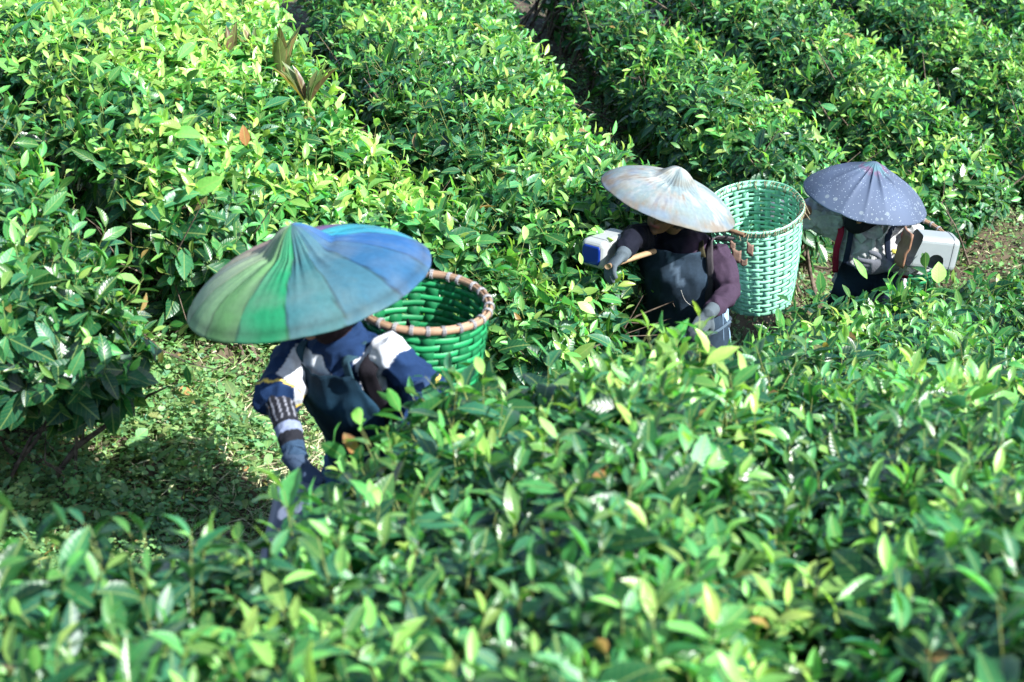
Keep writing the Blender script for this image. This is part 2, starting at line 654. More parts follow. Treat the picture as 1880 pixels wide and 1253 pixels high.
    tipq = Qs - on * rng.uniform(-0.05, 0.18, nb)[:, None] + rng.normal(0, 0.14, (nb, 2))
    zb = ground_z(base) - 0.02
    zt = T(tipq) - rng.uniform(0.05, 0.5, nb)
    A0 = np.column_stack([base, zb])
    A3 = np.column_stack([tipq, zt])
    k = in_view(A3)
    A0, A3 = A0[k], A3[k]
    A1 = A0 + (A3 - A0) * [0.25, 0.25, 0.4] + rng.normal(0, 0.03, A0.shape)
    A2 = A0 + (A3 - A0) * [0.7, 0.7, 0.75] + rng.normal(0, 0.03, A0.shape)
    r0 = rng.uniform(0.006, 0.014, len(A0))
    br = [prisms(A0, A1, r0, r0 * .8, 6), prisms(A1, A2, r0 * .8, r0 * .5, 6), prisms(A2, A3, r0 * .5, r0 * .2, 6)]
    for rep in range(3):
        tt = rng.uniform(0, 1, (len(A0), 1))
        S0 = A1 + (A3 - A1) * tt
        S1 = S0 + rng.normal(0, 0.11, S0.shape) + [0, 0, 0.06]
        br.append(prisms(S0, S1, r0 * .35, r0 * .12, 4))
    # bare picked twig ends on the table
    n = int(area * 25 * dens)
    Q = rng.uniform(lo, hi, (n, 2))
    s, on = poly_info(Q, poly)
    Q = Q[s > 0.05]
    s = s[s > 0.05]
    z, rr = top_surface(Q, s)
    P = np.column_stack([Q, z + rng.uniform(-0.05, 0.03, len(Q))])
    P = P[in_view(P)]
    br.append(prisms(P - [0, 0, 0.15] + rng.normal(0, 0.03, P.shape), P + rng.normal(0, 0.02, P.shape), 0.003, 0.0014, 4))
    co, f, _, _ = cat_mesh(br)
    mesh_np("branches", co, f, M_bark, root)
    # --- added dark core under the leaves, keeps light from passing through
    step = 0.06
    xs = np.arange(lo[0] - step, hi[0] + step, step)
    ys = np.arange(lo[1] - step, hi[1] + step, step)
    X, Y = np.meshgrid(xs, ys)
    Q = np.stack([X.ravel(), Y.ravel()], 1)
    s, on = poly_info(Q, poly)
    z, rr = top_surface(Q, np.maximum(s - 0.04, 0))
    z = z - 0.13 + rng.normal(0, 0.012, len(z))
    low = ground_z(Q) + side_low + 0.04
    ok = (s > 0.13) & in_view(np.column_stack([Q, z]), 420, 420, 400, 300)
    nx = len(xs)
    okg = ok.reshape(len(ys), nx)
    cell = okg[:-1, :-1] & okg[1:, :-1] & okg[:-1, 1:] & okg[1:, 1:]
    jy, jx = np.nonzero(cell)
    i0 = jy * nx + jx
    f = np.stack([i0, i0 + 1, i0 + nx + 1, i0 + nx], 1)
    co = np.column_stack([Q, z])
    # walls round the rim
    cp = np.pad(cell, 1)
    walls = []
    nv = len(co)
    co = np.concatenate([co, np.column_stack([Q, low])])
    for (dy, dx, p, q) in ((-1, 0, 0, 1), (1, 0, nx + 1, nx), (0, -1, nx, 0), (0, 1, 1, nx + 1)):
        nb_ = cp[1 + dy:cp.shape[0] - 1 + dy, 1 + dx:cp.shape[1] - 1 + dx]
        jy, jx = np.nonzero(cell & ~nb_)
        i0 = jy * nx + jx
        walls.append(np.stack([i0 + q, i0 + p, i0 + p + nv, i0 + q + nv], 1))
    f = np.concatenate([f] + walls)
    used = np.unique(f)
    remap = np.zeros(len(co), int)
    remap[used] = np.arange(len(used))
    mesh_np("light_block_core", co[used], remap[f], M_core, root)
    return root


# ------------------------------------------------------------------ tea rows
hedge("nearest tea hedge, a wide blurred picking table sloping down in front of the three pickers",
      [(-330, 1115), (0, 1105), (150, 1095), (300, 1070), (400, 1040), (480, 1010), (560, 955), (620, 895), (700, 825), (780, 748), (870, 718), (960, 700),
       (1060, 680), (1130, 700), (1180, 722), (1250, 722), (1330, 692), (1400, 618), (1500, 568), (1600, 548), (1700, 532), (1800, 525), (1900, 508), (2250, 500),
       (2250, 1480), (-330, 1480)], young=0.41, scale=1.08, bump=0.06, dens=0.95)
hedge_a = hedge("tea bush mass at the far left with big drooping leaves over the weedy path",
      [(-350, 0), (-60, 120), (15, 215), (80, 325), (135, 430), (190, 505), (225, 550), (220, 580), (140, 590), (0, 590), (-350, 590)],
      young=0.44, scale=1.18, side_low=0.40, woody=.45)
tw = [W(262, 612, 6.75), W(300, 645, 6.72), W(350, 668, 6.70), W(400, 680, 6.68)]
c_, f_ = prisms(np.array([tuple(p) for p in tw[:-1]]), np.array([tuple(p) for p in tw[1:]]), 0.0026, 0.002, 6)
twig = mesh_np("hanging_twig", c_, f_, M_bark, hedge_a)
for px, py, dd, L in ((343, 672, (0.02, 0, -1), 0.075), (296, 640, (-.1, -.1, -1), 0.06), (262, 612, (-.3, 0, -.8), .08)):
    c_, f_, u_, k_ = leaves(np.array([tuple(W(px, py, 6.70))]), np.array([dd], float), np.array([[-.4, -1, .2]]), np.array([L]), np.array([L * .4]), np.array([[.3 if px != 296 else .5, .6, 0 if px != 296 else .5, 1]]), np.array([.1]), np.array([.2]))
    mesh_np("leaf", c_, f_, M_leaf, twig, u_, k_)
hedge("bright yellow-green tea row behind the rainbow hat, with the brown-leaved weeds growing in it",
      [(-250, -150), (-40, 40), (70, 90), (135, 165), (235, 250), (300, 330), (330, 385), (380, 405), (520, 425), (650, 440), (780, 475), (850, 510),
       (920, 560), (1000, 590), (1062, 590), (1072, 562), (1000, 485), (900, 400), (750, 310), (655, 222), (585, 138), (520, 65), (480, -30), (435, -150)],
      young=0.76, scale=1.06, rnd=.28)
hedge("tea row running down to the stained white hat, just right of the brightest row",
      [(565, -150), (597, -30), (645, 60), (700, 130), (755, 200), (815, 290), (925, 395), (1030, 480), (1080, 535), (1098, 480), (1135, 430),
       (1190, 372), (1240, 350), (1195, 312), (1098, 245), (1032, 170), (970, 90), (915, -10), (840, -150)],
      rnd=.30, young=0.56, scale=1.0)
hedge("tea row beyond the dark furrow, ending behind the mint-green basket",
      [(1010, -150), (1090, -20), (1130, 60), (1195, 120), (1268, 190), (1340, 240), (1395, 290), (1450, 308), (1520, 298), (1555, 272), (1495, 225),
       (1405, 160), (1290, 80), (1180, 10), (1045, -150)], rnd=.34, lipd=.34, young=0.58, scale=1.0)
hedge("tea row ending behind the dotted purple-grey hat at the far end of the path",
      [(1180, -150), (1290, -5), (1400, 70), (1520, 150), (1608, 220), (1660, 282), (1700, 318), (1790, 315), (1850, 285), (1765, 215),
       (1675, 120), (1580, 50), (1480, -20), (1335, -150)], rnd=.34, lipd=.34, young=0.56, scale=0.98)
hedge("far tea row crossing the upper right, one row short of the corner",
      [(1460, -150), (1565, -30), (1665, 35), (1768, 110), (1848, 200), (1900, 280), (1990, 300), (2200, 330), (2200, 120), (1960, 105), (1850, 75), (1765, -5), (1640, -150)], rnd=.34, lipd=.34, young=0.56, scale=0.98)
hedge("farthest sunlit corner of tea in the upper right corner",
      [(1730, -150), (1815, -30), (1870, 30), (1980, 60), (2200, 90), (2200, -150)], young=0.6, scale=0.98)

# ------------------------------------------------------------------ ground cover in the path
def lane_points(n, x0, x1, y0, y1):
    Q = rng.uniform((x0, y0), (x1, y1), (n, 2))
    P = np.column_stack([Q, ground_z(Q)])
    return P[in_view(P, 150, 150, 60, 60)]


GD = Noise(21, 0.55)
GD2 = Noise(22, 0.16)


def weeds():
    parts = []
    P = np.concatenate([lane_points(230000, -3.0, 0.6, 4.6, 9.2), lane_points(80000, 0.0, 4.2, 7.0, 14.0), lane_points(50000, -2.5, 4.5, 11.0, 18.0)])
    den = GD(P[:, :2]) * 0.5 + GD2(P[:, :2]) * 0.35
    # a bare trodden strip where the pickers walk
    path = np.exp(-((P[:, 0] + 0.78 - (P[:, 1] - 6.6) * 0.1) / 0.28) ** 2) * 1.0
    P = P[(den - path + rng.uniform(-0.5, 1.4, len(P))) > 0.0]
    n = len(P)
    size = rng.choice([0.014, 0.022, 0.034, 0.06], n, p=[0.42, 0.36, 0.19, 0.03])
    up = np.column_stack([rng.normal(0, 0.35, (n, 2)), np.ones(n)])
    hgt = 0.008 + rng.uniform(0, 1, n) ** 2 * (0.09 + 0.05 * np.clip(GD(P[:, :2]), 0, 1))
    P[:, 2] += hgt
    r = rng.normal(size=(n, 3))
    D = unit(np.cross(up, r)) + up * rng.uniform(0, 0.6, (n, 1))
    t = make_tint(np.clip(rng.normal(0.34, 0.22, n), 0, 1), 0.02)
    parts.append(leaves(P, D, up, size * rng.uniform(0.8, 1.3, n), size * rng.uniform(0.45, 0.8, n), t, 0.15, 0.15))
    return cat_mesh(parts)


co, f, uv, col = weeds()
o = mesh_np("ground_weeds", co, f, M_weed, None, uv, col)
o["kind"] = "stuff"
tag(o, "low broad-leaved weeds carpeting the path between the tea rows", "weeds")


def blades(n, x0, x1, y0, y1, L, flat):
    P = lane_points(n, x0, x1, y0, y1)
    P = P[GD2(P[:, :2] + 7) + rng.uniform(-1, 1, len(P)) > 0.1]
    if flat > 1:
        w = np.exp(-((P[:, 0] + 0.75 - (P[:, 1] - 6.6) * 0.1) / 0.42) ** 2) + 0.12 + (P[:, 0] > 0.2)
        P = P[rng.uniform(0, 1, len(P)) < w]
    n = len(P)
    D = np.column_stack([rng.normal(0, 1, (n, 2)) * flat, np.ones(n)])
    N_ = rng.normal(size=(n, 3)) + [0, 0, 1]
    le = L * rng.uniform(0.5, 1.4, n)
    return leaves(P, D, N_, le, np.full(n, 0.0045) * rng.uniform(0.6, 1.3, n), make_tint(np.full(n, .5), 0), rng.uniform(0.1, 0.6, n), 0.3)


p = [blades(60000, -3, 0.6, 4.6, 9.2, 0.085, 0.7), blades(30000, 0.0, 4.2, 7.0, 14, 0.09, 0.7)]
co, f, uv, col = cat_mesh(p)
o = mesh_np("grass", co, f, M_grass, None, uv, col)
o["kind"] = "stuff"
tag(o, "fine green grass growing among the weeds of the path", "grass")
p = [blades(60000, -2.4, 0.4, 5.0, 9.2, 0.10, 3.5), blades(16000, 0.0, 4.2, 7.0, 14, 0.09, 3.5)]
co, f, uv, col = cat_mesh(p)
co[:, 2] += 0.006
o = mesh_np("dry_grass", co, f, M_straw, None, uv, col)
o["kind"] = "stuff"
tag(o, "straw-coloured dead grass lying on the trodden path", "dry grass")


def gpoint(px, py):
    """the spot of ground seen at (px,py)"""
    for d in np.arange(4, 16, 0.02):
        q = W(px, py, d)
        if q.z < float(ground_z(np.array([[q.x, q.y]]))[0]):
            return q
    return q


def one_leaf(name, label, P, D, Nn, L, wd, tint, mat, cat="leaf", droop=0.2, fold=0.2, parent=None):
    t = np.array([[*tint, 1.0]])
    c, f, uv, col = leaves(np.array([P]), np.array([D], float), np.array([Nn], float), np.array([L]), np.array([wd]), t, np.array([droop]), np.array([fold]))
    o = mesh_np(name, c, f, mat, parent, uv, col)
    if label:
        tag(o, label, cat)
    return o


q = gpoint(455, 812)
one_leaf("fallen_leaf", "pale yellow-green fallen leaf lying on the path by the first picker's sleeve", q + Vector((0, 0, .03)), (-.8, .5, .12), (0.1, -.5, 1), 0.12, 0.055, (0.9, .6, 0.25), M_leaf, droop=.1)
q = gpoint(458, 838)
one_leaf("fallen_leaf", "green fallen leaf just below the pale one, on bare soil of the path", q + Vector((0, 0, .03)), (.8, .35, .15), (0, -.5, 1), 0.10, 0.048, (0.35, .8, 0), M_leaf, droop=.2)
q = gpoint(500, 785)
one_leaf("fallen_leaf", "small brown dead leaf on the path beside the striped sleeve", q + Vector((0, 0, .02)), (.6, .2, .1), (0, -.5, 1), 0.05, 0.03, (0.3, .8, 1), M_leaf, droop=.3)

# ------------------------------------------------------------------ cloth, plastic, wood, skin
def attr_mat(name, rough=0.85, spec=0.2, noise=0.25, nscale=60, bump=0.3, dist=0.001, sheen=0.0, weave=0, dirt=None, trans=0.0, stretch=None, wrinkle=0.0):
    """colour comes from the thing's own dye/paint pattern stored in 'tint'"""
    m, nt, p, out = mat_new(name)
    at = N(nt, "ShaderNodeAttribute", attribute_name="tint")
    tc = N(nt, "ShaderNodeTexCoord")
    v = tc.outputs["Object"]
    if stretch:
        mp = N(nt, "ShaderNodeMapping")
        mp.inputs["Scale"].default_value = stretch
        nt.links.new(v, mp.inputs[0])
        v = mp.outputs[0]
    nz = N(nt, "ShaderNodeTexNoise")
    nz.inputs["Scale"].default_value = nscale
    nz.inputs["Detail"].default_value = 8
    nt.links.new(v, nz.inputs["Vector"])
    nb = N(nt, "ShaderNodeTexNoise")
    nb.inputs["Scale"].default_value = nscale / 9
    nb.inputs["Detail"].default_value = 5
    nt.links.new(v, nb.inputs["Vector"])
    hs = N(nt, "ShaderNodeHueSaturation")
    col = at.outputs["Color"]
    if dirt:
        dr = ramp(nt, [(0.45, (0, 0, 0)), (0.72, (1, 1, 1))], nb.outputs[0])
        col = mix_col(nt, math_n(nt, 'MULTIPLY', dr.outputs[0], 0.45), col, dirt)
    nt.links.new(col, hs.inputs["Color"])
    val = math_n(nt, 'ADD', math_n(nt, 'MULTIPLY', math_n(nt, 'ADD', nz.outputs[0], nb.outputs[0]), noise * 2), 1 - noise * 2)
    nt.links.new(val, hs.inputs["Value"])
    nt.links.new(hs.outputs[0], p.inputs["Base Color"])
    p.inputs["Roughness"].default_value = rough
    p.inputs["Specular IOR Level"].default_value = spec
    p.inputs["Sheen Weight"].default_value = sheen
    h = nz.outputs[0]
    if weave:
        wv = N(nt, "ShaderNodeTexWave")
        wv.inputs["Scale"].default_value = weave
        wv.inputs["Distortion"].default_value = 1.5
        nt.links.new(v, wv.inputs["Vector"])
        h = math_n(nt, 'ADD', nz.outputs[0], math_n(nt, 'MULTIPLY', wv.outputs["Fac"], 0.4))
    if wrinkle:
        h = math_n(nt, 'ADD', h, math_n(nt, 'MULTIPLY', nb.outputs[0], wrinkle))
    b = N(nt, "ShaderNodeBump")
    b.inputs["Strength"].default_value = bump
    b.inputs["Distance"].default_value = dist
    nt.links.new(h, b.inputs["Height"])
    nt.links.new(b.outputs[0], p.inputs["Normal"])
    if trans:
        tr = N(nt, "ShaderNodeBsdfTranslucent")
        nt.links.new(hs.outputs[0], tr.inputs[0])
        mx = N(nt, "ShaderNodeMixShader")
        mx.inputs[0].default_value = trans
        nt.links.new(p.outputs[0], mx.inputs[1])
        nt.links.new(tr.outputs[0], mx.inputs[2])
        nt.links.new(mx.outputs[0], out.inputs[0])
    return m


M_cloth = attr_mat("cotton_cloth", spec=0.12, weave=300, nscale=110, bump=0.6, wrinkle=7.0)
M_hatcloth = attr_mat("weathered_hat_cloth", rough=0.75, noise=0.22, nscale=60, bump=0.6, dist=0.0015, wrinkle=3.0, trans=0.04, dirt=(0.09, 0.11, 0.09))
M_skin = attr_mat("skin", rough=0.55, spec=0.4, noise=0.08, nscale=80, bump=0.15)
M_glove = attr_mat("knitted_glove", rough=0.95, noise=0.2, nscale=150, bump=0.8, dist=0.002)
M_strip = attr_mat("plastic_strip", rough=0.5, spec=0.4, noise=0.18, nscale=35, bump=0.15, trans=0.12)
M_can = attr_mat("cloudy_plastic", rough=0.3, spec=0.5, noise=0.07, nscale=20, bump=0.1, trans=0.25, dirt=(0.34, 0.35, 0.30))
M_wood = attr_mat("worn_wood", rough=0.6, spec=0.35, noise=0.35, nscale=50, bump=0.5, stretch=(1, 1, 1))


def painted(hexish):
    return (*hexish, 1.0)


def obj_from(co, f, name, mat, parent, color, smooth=True):
    col = color(co) if callable(color) else np.tile(np.array([*color, 1.0]), (len(co), 1))
    return mesh_np(name, co, f, mat, parent, None, col, smooth)


def frame_for(d, side):
    d = Vector(d).normalized()
    s = Vector(side) - d * Vector(side).dot(d)
    s.normalize()
    return d, s, d.cross(s)


def tube(pts, rad, side=(1, 0.3, 0.1), k=16, sub=3):
    """closed loft through pts; rad = [(r_side, r_other)] ; smooth between the given sections"""
    P = [Vector(p) for p in pts]
    rad = [(r, r) if isinstance(r, (int, float)) else r for r in rad]
    Q, RR = [], []
    for i in range(len(P) - 1):
        p0, p1, p2, p3 = P[max(i - 1, 0)], P[i], P[i + 1], P[min(i + 2, len(P) - 1)]
        for j in range(sub):
            t = j / sub
            Q.append(0.5 * ((2 * p1) + (p2 - p0) * t + (2 * p0 - 5 * p1 + 4 * p2 - p3) * t * t + (3 * p1 - p0 - 3 * p2 + p3) * t ** 3))
            tt = t * t * (3 - 2 * t)
            RR.append((rad[i][0] * (1 - tt) + rad[i + 1][0] * tt, rad[i][1] * (1 - tt) + rad[i + 1][1] * tt))
    Q.append(P[-1])
    RR.append(rad[-1])
    co = []
    for i, q in enumerate(Q):
        d = (Q[min(i + 1, len(Q) - 1)] - Q[max(i - 1, 0)])
        d, s, o = frame_for(d, side)
        for a in range(k):
            th = 2 * math.pi * a / k
            co.append(q + s * (math.cos(th) * RR[i][0]) + o * (math.sin(th) * RR[i][1]))
    f = []
    for i in range(len(Q) - 1):
        for a in range(k):
            b = (a + 1) % k
            f.append((i * k + a, i * k + b, (i + 1) * k + b, (i + 1) * k + a))
    # rounded ends
    for end, i, sg in ((0, 0, -1), (1, len(Q) - 1, 1)):
        d = (Q[1] - Q[0]).normalized() * -1 if end == 0 else (Q[-1] - Q[-2]).normalized()
        c = len(co)
        r = min(RR[i])
        co.append(Q[i] + d * r * 0.5)
        for a in range(k):
            b = (a + 1) % k
            f.append((i * k + a, i * k + b, c, c))
    return [tuple(x) for x in co], f


def ball(c, r, axes=None):
    """ellipsoid: r=(rx,ry,rz) along axes"""
    co, f = [], []
    ax = axes or (Vector((1, 0, 0)), Vector((0, 1, 0)), Vector((0, 0, 1)))
    n, k = 12, 16
    for i in range(n + 1):
        ph = math.pi * i / n
        for a in range(k):
            th = 2 * math.pi * a / k
            co.append(tuple(Vector(c) + ax[0] * (r[0] * math.sin(ph) * math.cos(th)) + ax[1] * (r[1] * math.sin(ph) * math.sin(th)) + ax[2] * (r[2] * math.cos(ph))))
    for i in range(n):
        for a in range(k):
            b = (a + 1) % k
            f.append((i * k + a, i * k + b, (i + 1) * k + b, (i + 1) * k + a))
    return co, f


def fuse(name, pieces, mat, parent, color, voxel=0.008, smooth=4, folds=None):
    """melt overlapping volumes into one continuous surface"""
    bm = bmesh.new()
    for co, f in pieces:
        vs = [bm.verts.new(c) for c in co]
        for q in f:
            q2 = list(dict.fromkeys(q))
            try:
                bm.faces.new([vs[i] for i in q2])
            except ValueError:
                pass
    bmesh.ops.remove_doubles(bm, verts=bm.verts, dist=1e-6)
    bmesh.ops.recalc_face_normals(bm, faces=bm.faces)
    me = bpy.data.meshes.new(name + "_raw")
    bm.to_mesh(me)
    bm.free()
    tmp = bpy.data.objects.new(name + "_raw", me)
    scene.collection.objects.link(tmp)
    rm = tmp.modifiers.new("r", 'REMESH')
    rm.mode = 'VOXEL'
    rm.voxel_size = voxel
    if smooth:
        sm = tmp.modifiers.new("s", 'SMOOTH')
        sm.factor = 0.5
        sm.iterations = smooth
    dg = bpy.context.evaluated_depsgraph_get()
    ev = tmp.evaluated_get(dg)
    m2 = bpy.data.meshes.new_from_object(ev)
    bpy.data.objects.remove(tmp)
    bpy.data.meshes.remove(me)
    n = len(m2.vertices)
    co = np.empty(n * 3, dtype=np.float32)
    m2.vertices.foreach_get("co", co)
    co = co.reshape(-1, 3).astype(float)
    if folds is not None:
        nr = np.empty(n * 3, dtype=np.float32)
        m2.vertices.foreach_get("normal", nr)
        co2 = co + nr.reshape(-1, 3) * folds(co)[:, None]
        m2.vertices.foreach_set("co", co2.astype(np.float32).ravel())
    m2.polygons.foreach_set("use_smooth", np.ones(len(m2.polygons), bool))
    col = color(co) if callable(color) else np.tile(np.array([*color, 1.0]), (n, 1))
    a = m2.color_attributes.new("tint", 'FLOAT_COLOR', 'POINT')
    a.data.foreach_set("color", col.astype(np.float32).ravel())
    m2.materials.clear()
    m2.materials.append(mat)
    m2.name = name
    o = bpy.data.objects.new(name, m2)
    m2.update()
    return link(o, parent)


def hand(wrist, d, palm, grow=0.0, curl=0.5, thumb_side=1, size=1.0):
    """palm and five separate fingers. d: towards the fingers, palm: the way the palm faces"""
    d = Vector(d).normalized()
    palm = Vector(palm)
    palm = (palm - d * palm.dot(d)).normalized()
    s = d.cross(palm) * thumb_side
    w = Vector(wrist)
    S = size
    out = [tube([w - d * 0.015 * S, w + d * 0.02 * S, w + d * 0.055 * S, w + d * 0.085 * S],
                [(0.024 * S + grow, 0.019 * S + grow), (0.030 * S + grow, 0.017 * S + grow), (0.038 * S + grow, 0.015 * S + grow), (0.036 * S + grow, 0.012 * S + grow)], side=s)]
    for i, (off, ln) in enumerate(((0.029, 0.068), (0.010, 0.077), (-0.009, 0.072), (-0.027, 0.056))):
        p = w + d * (0.082 - abs(off) * 0.15) * S + s * off * S
        a = 0.12 + curl * 0.35
        pts, dirn = [p], d + s * off * 2.2
        dirn.normalize()
        for j, fr in enumerate((0.45, 0.30, 0.25)):
            ang = a + curl * (0.25 + 0.4 * j)
            dd = dirn * math.cos(ang) + palm * math.sin(ang)
            p = p + dd * ln * fr * S
            pts.append(p)
        out.append(tube(pts, [0.0090 * S + grow, 0.0086 * S + grow, 0.0080 * S + grow, 0.0068 * S + grow], side=s, k=8, sub=2))
    p = w + d * 0.022 * S + s * 0.024 * S
    p1 = p + (s * 0.75 + d * 0.6 + palm * 0.25).normalized() * 0.036 * S
    p2 = p1 + (s * 0.3 + d * 0.9 + palm * (0.3 + curl * .5)).normalized() * 0.030 * S
    p3 = p2 + (d * 0.9 + palm * (0.3 + curl)).normalized() * 0.022 * S
    out.append(tube([p - s * 0.01, p, p1, p2, p3], [0.012 * S + grow, 0.0125 * S + grow, 0.0105 * S + grow, 0.0092 * S + grow, 0.0075 * S + grow], side=palm, k=8, sub=2))
    return out


SKIN = (0.30, 0.15, 0.085)


def head_pieces(c, up, fw):
    up, fw = Vector(up).normalized(), Vector(fw)
    fw = (fw - up * fw.dot(up)).normalized()
    s = up.cross(fw)
    ax = (s, fw, up)
    c = Vector(c)
    return [ball(c + up * 0.025 - fw * 0.01, (0.074, 0.092, 0.088), ax), ball(c - up * 0.035 + fw * 0.018, (0.056, 0.066, 0.070), ax),
            ball(c - up * 0.088 + fw * 0.055, (0.022, 0.020, 0.018), ax),
            tube([c + up * 0.018 + fw * 0.076, c + fw * 0.092 - up * 0.012, c + fw * 0.098 - up * 0.024, c + fw * 0.082 - up * 0.034], [0.009, 0.011, 0.016, 0.010], side=s, k=8),
            ball(c - up * 0.057 + fw * 0.080, (0.022, 0.008, 0.008), ax),
            ball(c + s * 0.074 - up * 0.01, (0.009, 0.020, 0.030), ax), ball(c - s * 0.074 - up * 0.01, (0.009, 0.020, 0.030), ax)]


def face_color(c, up, fw, base=SKIN):
    up, fw = Vector(up).normalized(), Vector(fw)
    fw = (fw - up * fw.dot(up)).normalized()
    s = up.cross(fw)
    c, u_, f_, s_ = np.array(c), np.array(up), np.array(fw), np.array(s)

    def fn(co):
        d = co - c
        a, b, e = d @ s_, d @ f_, d @ u_
        col = np.tile(np.array([*base, 1.0]), (len(co), 1))
        lips = (np.abs(a) < 0.024) & (b > 0.05) & (np.abs(e + 0.057) < 0.008)
        col[lips, :3] = (0.28, 0.09, 0.07)
        eyes = (np.abs(np.abs(a) - 0.031) < 0.013) & (b > 0.05) & (np.abs(e - 0.010) < 0.006)
        col[eyes, :3] = (0.03, 0.02, 0.015)
        brow = (np.abs(np.abs(a) - 0.032) < 0.018) & (b > 0.05) & (np.abs(e - 0.032) < 0.004)
        col[brow, :3] = (0.03, 0.02, 0.015)
        hair = (e > 0.055) | ((b < -0.01) & (e > -0.06) & (np.linalg.norm(d, axis=1) < 0.13))
        col[hair, :3] = (0.02, 0.016, 0.014)
        return col
    return fn


class Torso:
    """sections from hip to neck, used for the body, the shirt over it and the apron in front"""
    def __init__(s, pts, rad, side, front):
        s.p = [Vector(p) for p in pts]
        s.r = rad
        s.side = Vector(side)
        s.front = Vector(front)

    def at(s, v):
        v = max(0.0, min(v, len(s.p) - 1.001))
        i = int(v)
        t = v - i
        c = s.p[i].lerp(s.p[i + 1], t)
        d = (s.p[i + 1] - s.p[i]).normalized()
        if 0 < i:
            d = d.lerp((s.p[i] - s.p[i - 1]).normalized(), 0.5 * (1 - t)).normalized()
        if i + 2 < len(s.p):
            d = d.lerp((s.p[i + 2] - s.p[i + 1]).normalized(), 0.5 * t).normalized()
        sd = (s.side - d * s.side.dot(d)).normalized()
        fr = sd.cross(d)
        if fr.dot(s.front) < 0:
            fr = -fr
        tt = t * t * (3 - 2 * t)
        return c, sd, fr, s.r[i][0] * (1 - tt) + s.r[i + 1][0] * tt, s.r[i][1] * (1 - tt) + s.r[i + 1][1] * tt

    def surf(s, ang, v, off):
        """ang 0 = front, positive towards side"""
        c, sd, fr, a, b = s.at(v)
        return c + sd * (math.sin(ang) * (a + off)) + fr * (math.cos(ang) * (b + off))

    def tube(s, grow=0.0):
        return tube(s.p, [(a + grow, b + grow) for a, b in s.r], side=s.side, k=20)


def sheet(grid, name, mat, parent, color, thick=0.003, smooth=True):
    """grid[i][j] of points -> a sheet with thickness"""
    n, m = len(grid), len(grid[0])
    A = np.array([[tuple(p) for p in row] for row in grid])
    du = np.gradient(A, axis=0)
    dv = np.gradient(A, axis=1)
    nr = unit(np.cross(du, dv))
    B = A - nr * thick
    co = np.concatenate([A.reshape(-1, 3), B.reshape(-1, 3)])
    f = []
    K = n * m
    for i in range(n - 1):
        for j in range(m - 1):
            a = i * m + j
            f.append((a, a + 1, a + m + 1, a + m))
            f.append((K + a, K + a + m, K + a + m + 1, K + a + 1))
    for j in range(m - 1):
        f.append((j, K + j, K + j + 1, j + 1))
        a = (n - 1) * m + j
        f.append((a, a + 1, K + a + 1, K + a))
    for i in range(n - 1):
        a = i * m
        f.append((a, a + m, K + a + m, K + a))
        a = i * m + m - 1
        f.append((a, K + a, K + a + m, a + m))
    return obj_from(co, np.array(f), name, mat, parent, color, smooth)


def ribbon(pts, width, nrm, name, mat, parent, color, thick=0.004, sub=6):
    P = [Vector(p) for p in pts]
    Q = []
    for i in range(len(P) - 1):
        p0, p1, p2, p3 = P[max(i - 1, 0)], P[i], P[i + 1], P[min(i + 2, len(P) - 1)]
        for j in range(sub):
            t = j / sub
            Q.append(0.5 * ((2 * p1) + (p2 - p0) * t + (2 * p0 - 5 * p1 + 4 * p2 - p3) * t * t + (3 * p1 - p0 - 3 * p2 + p3) * t ** 3))
    Q.append(P[-1])
    grid = []
    for i, q in enumerate(Q):
        d = (Q[min(i + 1, len(Q) - 1)] - Q[max(i - 1, 0)]).normalized()
        s = d.cross(Vector(nrm)).normalized()
        grid.append([q + s * width * x for x in (-0.5, -0.2, 0.2, 0.5)])
    return sheet(grid, name, mat, parent, color, thick)


def fold_fn(seed, amp, scale=(0.10, 0.05)):
    a, b = Noise(seed, scale[0], dim=3, n=12), Noise(seed + 1, scale[1], dim=3, n=12)

    def fn(co):
        x = a(co)
        return amp * ((1 - np.abs(np.tanh(x * 1.5))) * 1.2 - 0.5 + 0.35 * b(co))
    return fn


# ------------------------------------------------------------------ hats
def cam_axis(px, py, roll, theta):
    """axis tilted so that its disc looks theta open from here and rolled by roll (both degrees)"""
    vd = (Vector((0, 0, CAMH)) - W(px, py, 8)).normalized()
    rt = Vector((1, 0, 0))
    upi = vd.cross(rt).normalized()
    if upi.z < 0:
        upi = -upi
    rt = (rt - vd * rt.dot(vd)).normalized()
    up = upi * math.cos(R(roll)) + rt * math.sin(R(roll))
    return (up * math.cos(R(theta)) + vd * math.sin(R(theta))).normalized()


